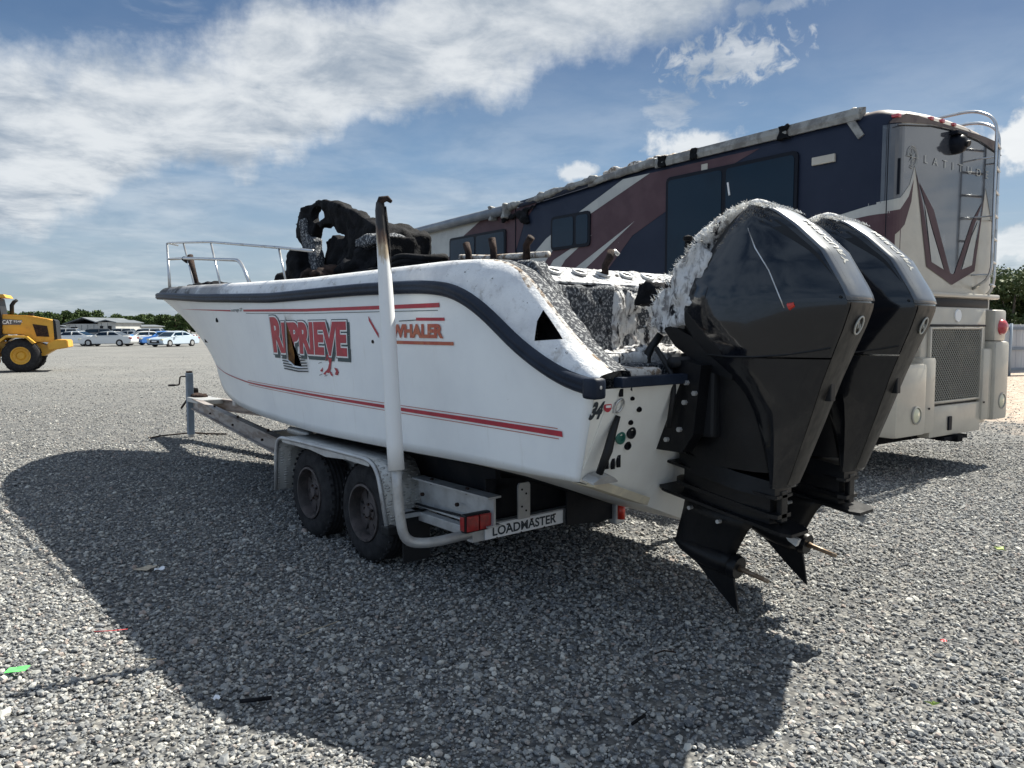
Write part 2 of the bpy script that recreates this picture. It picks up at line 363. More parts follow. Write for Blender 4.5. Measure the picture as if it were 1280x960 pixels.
M['rv_trim'] = mat('torn_roof_trim', (.28, .28, .265), (.15, .145, .14), 6, .42, .60, rough=.55, bump=.8, bscale=22, spots=[((.07, .06, .055), 6, .64, .70)])
M['awning'] = mat('awning_case', (.16, .18, .21), (.22, .24, .26), 3, rough=.45, metal=.2)
M['rv_glass'] = mat('dark_tinted_glass', (.003, .013, .026), (.004, .017, .033), .8, rough=.10)
M['rvframe'] = mat('black_window_frame', (.010, .012, .018), rough=.4)
M['mesh_dark'] = mat('grille_backing', (.05, .045, .035), (.22, .19, .13), 2.5, .5, .68, rough=.8)
M['grille'] = mat('grille_wire', (.34, .33, .30), rough=.5, metal=.3)
M['amber'] = mat('cream_lens', (.62, .60, .42), rough=.25, coat=.6)
M['reddome'] = mat('tail_lamp_red', (.40, .02, .035), (.5, .05, .06), 6, rough=.2, coat=.8)

M['yellow'] = mat('loader_yellow', (.62, .34, .035), (.55, .29, .03), 1.5, rough=.45, spots=[((.3, .17, .05), 3, .64, .78)])
M['grey_l'] = mat('loader_grey', (.10, .10, .105), rough=.6)
M['glass_l'] = mat('cab_glass', (.03, .10, .11), rough=.1, coat=.5)
M['tree'] = mat('distant_foliage', (.030, .055, .018), (.075, .110, .035), 1.5, .4, .62, rough=.8)
M['tree2'] = mat('leaf_green', (.045, .075, .022), (.11, .14, .045), 3.5, .4, .62, rough=.7)
M['trunk'] = mat('bark', (.10, .08, .06), (.16, .13, .10), 9, rough=.9)
M['fence'] = mat('fence_panel_grey', (.42, .46, .50), (.34, .37, .41), 2, rough=.6, stretch=(1, 1, .3))
M['fence_rail'] = mat('fence_rail_blue', (.16, .21, .27), (.13, .17, .22), 3, rough=.5)
M['fence_post'] = mat('fence_post_steel', (.30, .36, .42), rough=.5)
M['bld'] = mat('far_shed_wall', (.50, .50, .48), (.42, .42, .40), .5, rough=.7)
M['bldroof'] = mat('far_shed_roof', (.13, .145, .16), (.10, .115, .13), .4, rough=.6)

# ground ------------------------------------------------------------
def gravel_ground_mat():
    m = bpy.data.materials.new('gravel_ground'); m.use_nodes = True; t = NT(m.node_tree); p = t.n['Principled BSDF']
    g = t.node('ShaderNodeNewGeometry'); pos = g.outputs['Position']
    vo = t.node('ShaderNodeTexVoronoi'); t.put(vo.inputs['Vector'], pos); vo.inputs['Scale'].default_value = 34
    vo2 = t.node('ShaderNodeTexVoronoi'); t.put(vo2.inputs['Vector'], pos); vo2.inputs['Scale'].default_value = 13
    hue = t.node('ShaderNodeSeparateColor'); t.l.new(vo.outputs['Color'], hue.inputs[0])
    hue2 = t.node('ShaderNodeSeparateColor'); t.l.new(vo2.outputs['Color'], hue2.inputs[0])
    cr = t.node('ShaderNodeValToRGB'); t.l.new(hue.outputs[0], cr.inputs[0])
    e = cr.color_ramp.elements; e[0].position = 0; e[0].color = (.030, .033, .038, 1); e[1].position = 1; e[1].color = (.20, .195, .18, 1)
    x = e.new(.35); x.color = (.065, .069, .074, 1); x = e.new(.7); x.color = (.11, .112, .112, 1)
    v2 = t.mix(t.m('MULTIPLY', t.ss(hue2.outputs[1], .3, .9), .25), cr.outputs[0], (.40, .38, .34))
    # gaps between stones
    gap = t.ss(vo.outputs['Distance'], .42, .75)
    base = t.mix(t.m('MULTIPLY', gap, .75), v2, (.055, .055, .055))
    # distance: gravel averages out
    sep = t.node('ShaderNodeSeparateXYZ'); t.l.new(pos, sep.inputs[0])
    far = t.ss(sep.outputs[1], 9, 30)
    avg = t.mix(t.ss(t.noise(pos, .35, 7, .65), .35, .68), (.098, .100, .100), (.150, .150, .144))
    avg = t.mix(t.m('MULTIPLY', t.ss(t.noise(pos, 11, 6, .75), .35, .7), .45), avg, (.32, .32, .30)); avg = t.mix(t.m('MULTIPLY', t.ss(t.noise(pos, 5, 6, .8), .5, .7), .4), avg, (.09, .09, .09))
    avg = t.mix(t.m('MULTIPLY', t.ss(t.noise(pos, 2.2, 6, .7), .45, .7), .35), avg, (.17, .165, .155))
    base = t.mix(t.m('MULTIPLY', far, .85), base, avg)
    # bare tracks: long streaks where lorries turn
    mp = t.node('ShaderNodeMapping'); t.l.new(pos, mp.inputs[0]); mp.inputs['Scale'].default_value = (.05, .8, 1); mp.inputs['Rotation'].default_value = (0, 0, R(8))
    trk = t.ss(t.noise(mp.outputs[0], 1.0, 5, .6, .3), .56, .72)
    base = t.mix(t.m('MULTIPLY', t.m('MULTIPLY', trk, far), .45), base, (.20, .185, .165))
    # brown mulch and bare dirt towards the fence on the right
    dd = t.m('ADD', t.m('MULTIPLY', sep.outputs[0], .55), t.m('MULTIPLY', sep.outputs[1], .42))
    dd = t.m('ADD', dd, t.m('MULTIPLY', t.m('SUBTRACT', t.noise(pos, .8, 6, .6), .5), 4.0))
    dm = t.ss(dd, 9.2, 11.4)
    right = t.ss(sep.outputs[0], 4.5, 7.0)
    dirt = t.mix(t.ss(t.noise(pos, 6, 8, .7), .4, .62), (.25, .185, .14), (.44, .37, .30))
    base = t.mix(t.m('MULTIPLY', dm, right), base, dirt)
    t.put(p.inputs['Base Color'], base); p.inputs['Roughness'].default_value = .9
    b = t.node('ShaderNodeBump'); b.inputs['Strength'].default_value = .9; b.inputs['Distance'].default_value = .014
    h = t.m('SUBTRACT', 1.0, vo.outputs['Distance']); h = t.m('ADD', h, t.m('MULTIPLY', t.noise(pos, 9, 5, .6), 1.2))
    t.put(b.inputs['Height'], h); t.l.new(b.outputs[0], p.inputs['Normal'])
    return m
def gh(x, y):
    """ground height: slight unevenness"""
    return .012 * mnoise.noise(Vector((x * .9, y * .9, 0))) + .006 * mnoise.noise(Vector((x * 3.1, y * 3.1, 5)))
gm = gravel_ground_mat()
xs = sorted(set([-2500, -900, -300, -120, -60, -40, -28] + [round(-20 + .25 * i, 2) for i in range(161)] + [28, 40, 60, 120, 300, 900, 2500]))
ys = sorted(set([-2500, -300, -60, -20, -8, -3] + [round(0 + .25 * i, 2) for i in range(121)] + [40, 55, 80, 120, 200, 400, 900, 2500]))
vs = [(x, y, gh(x, y) if abs(x) < 20 and 0 <= y < 30 else 0) for x in xs for y in ys]
gnd = mesh('ground', vs, grid_faces(len(xs), len(ys)), gm, smooth=True, recalc=False)
if gnd.data.polygons[0].normal.z < 0: gnd.data.flip_normals()
tag(gnd, kind='structure')

# individual stones near the camera, as one uncountable mass
def stone_mat():
    m = bpy.data.materials.new('crushed_stone'); m.use_nodes = True; t = NT(m.node_tree); p = t.n['Principled BSDF']
    oi = t.node('ShaderNodeObjectInfo'); cr = t.node('ShaderNodeValToRGB'); t.l.new(oi.outputs['Random'], cr.inputs[0])
    e = cr.color_ramp.elements; e[0].position = 0; e[0].color = (.040, .046, .056, 1); e[1].position = 1; e[1].color = (.50, .49, .45, 1)
    for po, c in ((.20, (.075, .084, .097)), (.38, (.14, .152, .165)), (.60, (.215, .222, .222)), (.80, (.31, .308, .29)), (.86, (.26, .205, .18)), (.90, (.38, .38, .36))):
        x = e.new(po); x.color = (*c, 1)
    tc = t.node('ShaderNodeTexCoord'); n = t.noise(tc.outputs['Object'], 1.6, 5, .7)
    col = t.mix(t.m('MULTIPLY', t.ss(n, .45, .65), .45), cr.outputs[0], (.48, .46, .42))
    g = t.node('ShaderNodeNewGeometry'); sep = t.node('ShaderNodeSeparateXYZ'); t.l.new(g.outputs['Position'], sep.inputs[0])
    dark = t.ss(t.noise(g.outputs['Position'], .9, 5, .6), .5, .68)
    col = t.mix(t.m('MULTIPLY', dark, .25), col, (.12, .115, .11))
    t.put(p.inputs['Base Color'], col); p.inputs['Roughness'].default_value = .82
    return m
sm = stone_mat()
stone_col = bpy.data.collections.new('stone_shapes')
for k in range(7):
    bm = bmesh.new(); bmesh.ops.create_icosphere(bm, subdivisions=1, radius=1)
    rr = random.Random(k); sx, sy, sz = 1, rr.uniform(.6, .95), rr.uniform(.45, .7)
    for v in bm.verts:
        q = v.co * rr.uniform(.72, 1.15); v.co = Vector((q.x * sx, q.y * sy, q.z * sz))
    me = bpy.data.meshes.new('stone'); bm.to_mesh(me); bm.free(); me.materials.append(sm)
    stone_col.objects.link(bpy.data.objects.new('stone', me))
def scatter_points():
    out = []
    for (y0, y1, dens) in ((1.7, 4.6, 3900), (4.6, 7.5, 2700), (7.5, 11, 1500), (11, 16, 560), (16, 24, 200), (24, 34, 70), (34, 46, 26)):
        wd = .74 * y1 + .5; N = int((y1 - y0) * 2 * wd * dens)
        x = rng.uniform(-wd, wd, N); y = rng.uniform(y0, y1, N); k = np.abs(x) < (.74 * y + .5); out.append(np.stack([x[k], y[k]], 1))
    p = np.concatenate(out)
    z = .012 * np.sin(p[:, 0] * 2.1 + np.sin(p[:, 1] * 1.3)) * 0
    return p
P2 = scatter_points()
d_ = .55 * P2[:, 0] + .42 * P2[:, 1]; keep = ~((d_ > 10.4) & (P2[:, 0] > 5) & (rng.random(len(P2)) < .8)); P2 = P2[keep]
pn = np.array([mnoise.fractal(Vector((a * .7, b * .7, 3.0)), 1.0, 2.0, 3) for a, b in P2]); P2 = P2[(pn < .25) | (rng.random(len(P2)) < .62)]
zz = np.array([gh(a, b) for a, b in P2]) + rng.uniform(-.004, .012, len(P2))
me = bpy.data.meshes.new('gravel_stones'); me.vertices.add(len(P2)); me.vertices.foreach_set('co', np.column_stack([P2, zz]).ravel()); me.materials.append(sm)
at = me.attributes.new('size', 'FLOAT', 'POINT')
sz = np.clip(rng.lognormal(math.log(.0093), .40, len(P2)), .006, .040); at.data.foreach_set('value', sz)
gs = link(bpy.data.objects.new('gravel_stones', me)); tag(gs, kind='stuff')
gs['label'] = 'loose grey and tan crushed stone covering the yard in front'
ng = bpy.data.node_groups.new('scatter_stones', 'GeometryNodeTree')
ng.interface.new_socket('Geometry', in_out='INPUT', socket_type='NodeSocketGeometry'); ng.interface.new_socket('Geometry', in_out='OUTPUT', socket_type='NodeSocketGeometry')
t = NT(ng); gi = t.node('NodeGroupInput'); go = t.node('NodeGroupOutput'); iop = t.node('GeometryNodeInstanceOnPoints'); ci = t.node('GeometryNodeCollectionInfo')
ci.inputs['Collection'].default_value = stone_col; ci.inputs['Separate Children'].default_value = True; ci.inputs['Reset Children'].default_value = True
t.l.new(gi.outputs[0], iop.inputs['Points']); t.l.new(ci.outputs[0], iop.inputs['Instance']); iop.inputs['Pick Instance'].default_value = True
rv = t.node('FunctionNodeRandomValue', data_type='FLOAT_VECTOR'); rv.inputs[0].default_value = (-.5, -.5, 0); rv.inputs[1].default_value = (.5, .5, 6.283)
t.l.new(rv.outputs[0], iop.inputs['Rotation'])
na = t.node('GeometryNodeInputNamedAttribute', data_type='FLOAT'); na.inputs['Name'].default_value = 'size'; t.l.new(na.outputs[0], iop.inputs['Scale'])
t.l.new(iop.outputs[0], go.inputs[0])
gs.modifiers.new('scatter', 'NODES').node_group = ng


# ================================================================== BOAT
BOAT_LOC = (1.51, 4.25, 0); BOAT_RZ = R(130)
boat = empty('boat', BOAT_LOC, BOAT_RZ, 'white fire-damaged powerboat with red hull lettering resting on a tandem trailer', 'boat')
CY = .08
RUBZ = [(.14, 1.375), (.33, 1.41), (.47, 1.46), (.70, 1.57), (.94, 1.73), (1.12, 1.82), (1.30, 1.875), (1.6, 1.90), (2.3, 1.912), (3.8, 1.90), (5.5, 1.95), (7.2, 2.03), (9.4, 2.10)]
HB = [(.1, 1.27), (4, 1.27), (5, 1.265), (6, 1.235), (7, 1.17), (7.5, 1.10), (8, .975), (8.5, .76), (8.9, .52), (9.15, .30), (9.3, .04)]
CAPZ = [(.14, 1.44), (.33, 1.56), (.51, 1.71), (.70, 1.89), (.83, 1.98), (1.0, 2.03), (1.4, 2.045), (3.3, 2.04), (4.4, 2.06), (7, 2.13), (9.4, 2.19)]
CHB = [(.1, 1.17), (3, 1.17), (4.5, 1.08), (5.5, .94), (6.5, .72), (7.5, .44), (8.3, .20), (8.8, .05), (9.3, .02)]
CHZ = [(.1, .905), (2, .86), (3.4, .84), (4.6, .855), (5.5, .875), (6.5, .94), (7.5, 1.12), (8.3, 1.42), (8.8, 1.70), (9.3, 2.04)]
KZ = [(.1, .47), (5, .47), (6.2, .54), (7.2, .76), (8.0, 1.10), (8.6, 1.48), (9.05, 1.82), (9.3, 2.03)]
def rubz(x): return smooth_tab(RUBZ, x, .14)
def hb(x): return smooth_tab(HB, x, .25) if x < 9.1 else lerp(HB, x)
def capz(x): return smooth_tab(CAPZ, x, .10)
def tx(z): return .14 + max(0, 1.40 - z) * .42          # raked transom
def side_pt(x, u):
    """u 0 at the chine, 1 at the rub rail; returns half breadth, z"""
    c, zc, s_, zs = smooth_tab(CHB, x, .4), smooth_tab(CHZ, x, .4), hb(x), rubz(x)
    p = 1.0 + .55 * min(1, max(0, (x - 3) / 4))
    return c + (s_ - c) * (u ** p), zc + (zs - zc) * u
def hull_y(x, z):
    zc, zs = smooth_tab(CHZ, x, .4), rubz(x); u = min(1, max(0, (z - zc) / (zs - zc))); return side_pt(x, u)[0] + CY
hx = [.0 + .1 * i for i in range(16)] + [1.6 + .2 * i for i in range(32)] + [8.0 + .1 * i for i in range(11)] + [9.1, 9.2, 9.27, 9.3]
def clampx(x, z): return max(x, tx(z)) if x < .5 else x
def side_mesh(sgn, holes):
    NU = 18; vs = []
    for x in hx:
        for j in range(NU):
            y, z = side_pt(max(x, .14), j / (NU - 1)); xx = x
            if x < .6:
                z0 = z; a = (x / .6); xx = tx(z0) + (.6 - tx(z0)) * a
                y, z = side_pt(max(xx, .14), j / (NU - 1)); z = z0 if x == 0 else z
            vs.append((xx, CY + sgn * y, z))
    bm = bmesh.new(); bv = [bm.verts.new(v) for v in vs]
    for f in grid_faces(len(hx), NU): bm.faces.new([bv[i] for i in f])
    for poly in holes:
        n = len(poly); cx = sum(p[0] for p in poly) / n; cz = sum(p[1] for p in poly) / n
        near = lambda f: abs(f.calc_center_median().x - cx) < .8
        for i in range(n):
            a, b = poly[i], poly[(i + 1) % n]; nx, nz = b[1] - a[1], a[0] - b[0]
            fs = [f for f in bm.faces if near(f)]; geom = fs + list({e for f in fs for e in f.edges}) + list({v for f in fs for v in f.verts})
            bmesh.ops.bisect_plane(bm, geom=geom, plane_co=(a[0], 0, a[1]), plane_no=(nx, 0, nz))
        sg = lambda px_, pz_, a, b: (b[0] - a[0]) * (pz_ - a[1]) - (b[1] - a[1]) * (px_ - a[0])
        kill = []
        for f in bm.faces:
            c = f.calc_center_median(); ss_ = [sg(c.x, c.z, poly[i], poly[(i + 1) % n]) for i in range(n)]
            if all(s > 0 for s in ss_) or all(s < 0 for s in ss_): kill.append(f)
        bmesh.ops.delete(bm, geom=kill, context='FACES')
    bmesh.ops.recalc_face_normals(bm, faces=bm.faces)
    me = bpy.data.meshes.new('hull_side'); bm.to_mesh(me); bm.free(); me.materials.append(M['gel'])
    me.polygons.foreach_set('use_smooth', [True] * len(me.polygons))
    md = bpy.data.objects.new('hull_side', me); link(md, boat); s_ = md.modifiers.new('shell', 'SOLIDIFY'); s_.thickness = .012; s_.offset = -1 
    return md
HOLE = [(3.575, 1.76), (3.66, 1.40), (3.54, 1.355), (3.37, 1.35)]
side_mesh(1, [HOLE]); side_mesh(-1, [])
# bottom
bx = [x for x in hx if x >= .3]
vs = []
for x in [.36] + [x for x in bx if x > .56]:
    c, zc = smooth_tab(CHB, x, .4), smooth_tab(CHZ, x, .4); kz = min(lerp(KZ, x), zc - .002)
    for (f, g) in ((-1, 0), (-.66, .30), (-.33, .64), (0, 1), (.33, .64), (.66, .30), (1, 0)): vs.append((tx(zc + (kz - zc) * g) + .003 if x < .4 else x, CY + f * c, zc + (kz - zc) * g))
gf = grid_faces(len(vs) // 7, 7)
bt = mesh('hull_bottom', vs, gf, [M['bottom'], M['gel_lo']], boat, smooth=True, matidx=[1 if sum(vs[i][0] for i in q) / 4 < 1.25 else 0 for q in gf])
# transom: white, raked, V-bottomed
ty = [-1.27, -1.24, -1.17, -.6, 0, .6, 1.17, 1.24, 1.27]; vs = []; tl = 12
for yy in [-1.26 + 2.52 * i / 28 for i in range(29)]:
    a = abs(yy); zb = .47 + (.905 - .47) * min(1, a / 1.17)
    if a > 1.17: zb = .905 + (1.375 - .905) * (a - 1.17) / .10
    for j in range(tl):
        z = zb + (1.372 - zb) * j / (tl - 1); vs.append((tx(z) - .004, CY + yy, z))
tr = mesh('transom', vs, grid_faces(29, tl), M['gel_lo'], boat, smooth=True)
MB().prism([(1.19, .918), (.70, .745), (.70, .700), (1.19, .875)], lambda a, b: (tx(b) - .055, a, b), lambda a, b: (tx(b) + .1, a, b)).obj('transom_lip', M['cream'], boat)
# dark recess wedge for the trim tab, actuator and tab
MB().prism([(1.245, 1.265), (1.150, 1.275), (1.150, .985), (1.39, .975)][:4], lambda a, b: (tx(b) - .010, min(a, 1.26), b), lambda a, b: (tx(b) - .0045, min(a, 1.26), b)).obj('tab_recess', M['gel_lo'], boat)
act = MB().tube([(tx(1.2) - .035, 1.150, 1.235), (tx(1.15) - .045, 1.175, 1.16), (tx(1.1) - .06, 1.20, 1.07), (tx(1.0) - .06, 1.215, .955)], [.013, .019, .023, .018], 10).obj('trim_tab_ram', M['black'], boat, smooth=True)
MB().prism([(1.245, .915), (1.245, .925), (1.215, .945), (1.16, .952), (1.11, .940), (1.07, .915), (1.07, .908)], lambda a, b: (tx(b) - .085, a, b - .015), lambda a, b: (tx(b) - .01, a, b)).obj('trim_tab', M['galv'], boat)
# transom top rubber strip
MB().box(.10, .16, -1.15, 1.22, 1.375, 1.425, b=.008).obj('transom_rail', M['rub'], boat)
# transom fittings
def txp(y, z, off=.006): return Vector((tx(z) - off, y, z))
for nm, yy, zz, rr, mm in (('through_hull_fitting', 1.062, 1.115, .034, 'green'), ('through_hull_fitting', .992, 1.135, .032, 'black'), ('through_hull_fitting', .985, 1.065, .022, 'char'), ('drain_hole', 1.025, 1.19, .013, 'char'), ('drain_hole', .995, 1.255, .014, 'char'), ('drain_hole', 1.075, 1.315, .010, 'char')):
    MB().lathe([(rr, 0), (rr, -.008), (rr * .8, -.014), (rr * .55, -.014), (rr * .5, -.004), (0, -.004)], txp(yy, zz, .004), 'x', 18).obj(nm, M[mm], boat, angle=35)
for yy, zz, h_ in ((1.10, .985, .030), (1.055, .985, .036), (1.02, 1.0, .045), (1.30 - .13, 1.35, .02)):
    MB().box(tx(zz) - .012, tx(zz) - .002, yy - .012, yy + .012, zz - h_, zz + h_, b=.003).obj('scorch_pad', M['char'], boat)
MB().tube([txp(1.158 + .026 * math.cos(a), 1.285 + .032 * math.sin(a), .014) for a in [2 * PI * i / 16 for i in range(16)]], .0055, 6, closed=True).obj('lifting_eye', M['steel'], boat, smooth=True)
MB().box(tx(1.285) - .012, tx(1.285), 1.180, 1.192, 1.250, 1.320, b=.003).obj('eye_plate', M['galv'], boat)
def transom_text(body, y0, z0, w_, h_, m_, off=.007, shear=.25, toff=.02):
    v, f = text2d(body, 1, shear, toff); v = fit2d(v, w_, h_)
    return mesh('lettering', [txp(y0 - a, z0 + b, off) for a, b in v], f, m_, boat, recalc=False)
transom_text('34', 1.338, 1.225, .080, .088, M['navyv'], shear=.08, toff=.055)
MB().lathe([(.026, 0), (.026, -.003), (0, -.003)], txp(1.232, 1.285, .006), 'x', 24).obj('round_sticker', M['red'], boat)
MB().box(tx(1.285) - .0135, tx(1.285) - .0095, 1.217, 1.247, 1.280, 1.291).obj('sticker_bar', M['white'], boat)

# rub rail (both sides, round the bow)
def rail_profile_pts(x, sgn): return (x, CY + sgn * (hb(x)), rubz(x))
rx = [.14 + .06 * i for i in range(30)] + [2.0 + .2 * i for i in range(30)] + [8 + .1 * i for i in range(11)] + [9.1, 9.18, 9.25, 9.3]
path = [rail_profile_pts(x, 1) for x in rx] + [rail_profile_pts(x, -1) for x in reversed(rx)]
prof = [(-.01, -.050), (.022, -.048), (.040, -.030), (.046, -.008), (.036, .000), (.046, .010), (.040, .034), (.020, .048), (-.01, .050)]
vs = []
for i, p in enumerate(path):
    a = Vector(path[max(0, i - 1)]); b = Vector(path[min(len(path) - 1, i + 1)]); d = (b - a).normalized()
    out = Vector((0, 0, 1)).cross(d); out = -out.normalized() if i < 3000 else out; up = d.cross(out) * -1
    if up.z < 0: up = -up
    o2 = Vector((out.x, out.y, 0)).normalized()
    if i < len(rx) and o2.y < 0: o2 = -o2
    if i >= len(rx) and o2.y > 0: o2 = -o2
    for (q, h_) in prof: vs.append(Vector(p) + o2 * q * .85 + up * h_ * .80)
mesh('rub_rail', vs, grid_faces(len(path), len(prof)), M['rub'], boat, smooth=True)
for sgn in (1, -1):
    MB().box(.105, .19, CY + sgn * 1.27 - .03, CY + sgn * 1.27 + .050, 1.330, 1.428, b=.018).obj('rail_end_cap', M['rub'], boat, smooth=True)
    MB().lathe([(.009, 0), (.008, -.004), (0, -.005)], (.106, CY + sgn * 1.27 + .01, 1.385), 'x', 10).obj('screw', M['steel'], boat)

# gunwale cap: outer face, rounded top, inner flange and inner wall; with a torn triangular opening near the stern
capx = [.14 + .04 * i for i in range(30)] + [1.36 + .1 * i for i in range(12)] + [2.6 + .2 * i for i in range(27)] + [8 + .1 * i for i in range(11)] + [9.12, 9.2, 9.27]
def cap_sec(x, sgn):
    h = hb(x); z0 = rubz(x) + .028; z1 = max(capz(x), z0 + .03); dz = z1 - z0; k = min(1, h / .35)
    inn = .085 * k + (.04 if x < 1.1 else 0) * k
    wd = (.16 if x > 1.0 else .10) * k
    pts = [(h, z0), (h - .01 * k, z0 + .3 * dz), (h - .03 * k, z0 + .62 * dz), (h - inn * .62, z0 + .86 * dz), (h - inn * .85, z0 + .97 * dz), (h - inn, z1), (h - inn - wd * .5, z1 + .004), (h - inn - wd, z1 - .004), (h - inn - wd - .012, z1 - .03), (h - inn - wd - .02, min(1.5, z1 - .1) if x < 6.6 else z1 - .15)]
    return [(x, CY + sgn * max(0.0, a), b) for a, b in pts]
def cap_faces_obj(sgn):
    vs = [p for x in capx for p in cap_sec(x, sgn)]; bm = bmesh.new(); bv = [bm.verts.new(v) for v in vs]
    for f in grid_faces(len(capx), 10):
        try: bm.faces.new([bv[i] for i in f])
        except ValueError: pass
    if sgn > 0:
        tri = [(.585, 1.745), (.575, 1.590), (.425, 1.600)]
        for i in range(3):
            a, b = tri[i], tri[(i + 1) % 3]; fs = [f for f in bm.faces if f.calc_center_median().x < .9 and f.calc_center_median().y > 1.1]
            geom = fs + list({e for f in fs for e in f.edges}) + list({v for f in fs for v in f.verts})
            bmesh.ops.bisect_plane(bm, geom=geom, plane_co=(a[0], 0, a[1]), plane_no=(b[1] - a[1], 0, a[0] - b[0]))
        kill = []
        for f in bm.faces:
            c = f.calc_center_median()
            if c.x > .9: continue
            q = [(tri[(i + 1) % 3][0] - tri[i][0]) * (c.z - tri[i][1]) - (tri[(i + 1) % 3][1] - tri[i][1]) * (c.x - tri[i][0]) for i in range(3)]
            if (all(s > 0 for s in q) or all(s < 0 for s in q)): kill.append(f)
        bmesh.ops.delete(bm, geom=kill, context='FACES')
    bmesh.ops.recalc_face_normals(bm, faces=bm.faces)
    me = bpy.data.meshes.new('gunwale_cap'); bm.to_mesh(me); bm.free()
    for k in ('cap', 'cap_burn', 'ash', 'brown', 'char'): me.materials.append(M[k])
    for p in me.polygons:
        c = p.center; p.use_smooth = True
        ring = None
        zt = capz(c.x); h = hb(c.x); dd = h - abs(c.y - CY)
        if dd > .10 and c.x < 6.6: p.material_index = 2
        if dd > .225 and c.x > 1: p.material_index = 4
        if .095 < dd < .14 and .2 < c.x < 1.45: p.material_index = 3
    o = link(bpy.data.objects.new('gunwale_cap', me), boat); return o
cap_faces_obj(1); cap_faces_obj(-1)
# foredeck and cockpit sole
vs = []; fx = [6.4 + .2 * i for i in range(14)] + [9.1, 9.2]
for x in fx:
    wv = max(.01, hb(x) - .18)
    for k in range(7): vs.append((x, CY + wv * (k / 3 - 1), capz(x) - .02 - .01 * abs(k - 3)))
mesh('foredeck', vs, grid_faces(len(fx), 7), M['cap_burn'], boat, smooth=True)
vs = [(x, CY + sg * max(.05, smooth_tab(CHB, x, .4) * .9), 1.30) for x in (.9, 2, 3, 4, 5, 5.6, 6.2) for sg in (-1, 1)]
so = mesh('cockpit_sole', vs, grid_faces(7, 2), M['char'], boat); so.modifiers.new('t', 'SOLIDIFY').thickness = .03
MB().prism([(-.58, 1.30), (.58, 1.30), (.95, 2.08), (-.95, 2.08)], lambda a, b: (6.1, CY + a, b), lambda a, b: (6.18, CY + a, b)).obj('bulkhead', M['char'], boat)
# lining that closes the hull behind the openings
MB().prism([(3.0, 1.25), (4.0, 1.25), (4.0, 1.85), (3.0, 1.85)], lambda a, b: (a, hull_y(a, b) - .11, b), lambda a, b: (a, hull_y(a, b) - .09, b)).obj('inner_liner', M['char'], boat)
vs = []; HT, HL, HM, HR = HOLE
for (a, b, off) in ((HT[0], HT[1], .010), (HL[0], HL[1], .012), (HM[0] + .03, HM[1], .018), (3.555, 1.60, .014)): vs.append((a, hull_y(a, b) - off, b))
vs += [(3.625, hull_y(3.62, 1.5) - .013, 1.52), (3.545, hull_y(3.5, 1.42) - .020, 1.44)]
mesh('foam_core', vs, [(0, 4, 3), (4, 1, 2), (4, 2, 5), (4, 5, 3)], M['foam'], boat)
MB().prism([(.40, 1.5), (.70, 1.5), (.70, 1.72), (.40, 1.58)], lambda a, b: (a, CY + hb(a) - .155, b), lambda a, b: (a, CY + hb(a) - .145, b)).obj('inner_liner', M['char'], boat)

# stripes on both sides
def stripe(name, pts, h_, m_, off=.004, sgn=1, n=40):
    vs = []
    for i in range(n + 1):
        u = i / n; x = pts[0][0] + (pts[-1][0] - pts[0][0]) * u; z = lerp(sorted((p[0], p[1]) for p in pts), x); hh = h_ if not callable(h_) else h_(x)
        for k in (-.5, .5):
            zz_ = z + k * hh; vs.append((x, CY + sgn * (hull_y(x, zz_) - CY + off), zz_))
    return mesh(name, vs, grid_faces(n + 1, 2), m_, boat, smooth=True)
for sgn in (1, -1):
    stripe('upper_stripe', [(1.40, 1.787), (2.1, 1.787), (3.2, 1.79), (4.45, 1.81)], lambda x: .026 - .003 * max(0, x - 1.4), M['red'], sgn=sgn)
    stripe('upper_stripe', [(4.78, 1.815), (6.6, 1.865)], lambda x: .014 * max(.1, (6.7 - x) / 2), M['red'], sgn=sgn)
    stripe('upper_pinline', [(1.42, 1.757), (3.2, 1.765), (4.4, 1.785)], .004, M['shadowv'], sgn=sgn)
    stripe('lower_stripe', [(.42, 1.135), (1.9, 1.135), (3.1, 1.142), (4.8, 1.150), (5.9, 1.19), (6.6, 1.24)], lambda x: .030 - .0036 * x, M['red'], sgn=sgn)
    stripe('lower_pinline', [(.45, 1.108), (1.9, 1.110), (3.1, 1.118), (4.8, 1.13)], .004, M['redw'], sgn=sgn)
    stripe('lower_pinline', [(.45, 1.160), (1.9, 1.160), (3.1, 1.165), (4.8, 1.170)], .004, M['redw'], sgn=sgn)
stripe('name_underline', [(1.29, 1.565), (1.955, 1.565)], .020, M['redw'])
stripe('name_overline', [(1.36, 1.705), (1.66, 1.708)], .018, M['red'])
stripe('name_overline', [(1.66, 1.703), (1.86, 1.698)], .005, M['navyv'])
stripe('swoosh', [(2.125, 1.605), (2.17, 1.65), (2.235, 1.72)], .030, M['red'], n=10)
MB().tube([(2.21, hull_y(2.2, 1.57), 1.565), (2.21, hull_y(2.2, 1.57) + .006, 1.565)], .012, 10).obj('drain_hole', M['rust'], boat)
MB().tube([(5.30, hull_y(5.3, 1.73) - .005, 1.735), (5.30, hull_y(5.3, 1.73) + .01, 1.735)], .022, 12).obj('drain_hole', M['char'], boat)
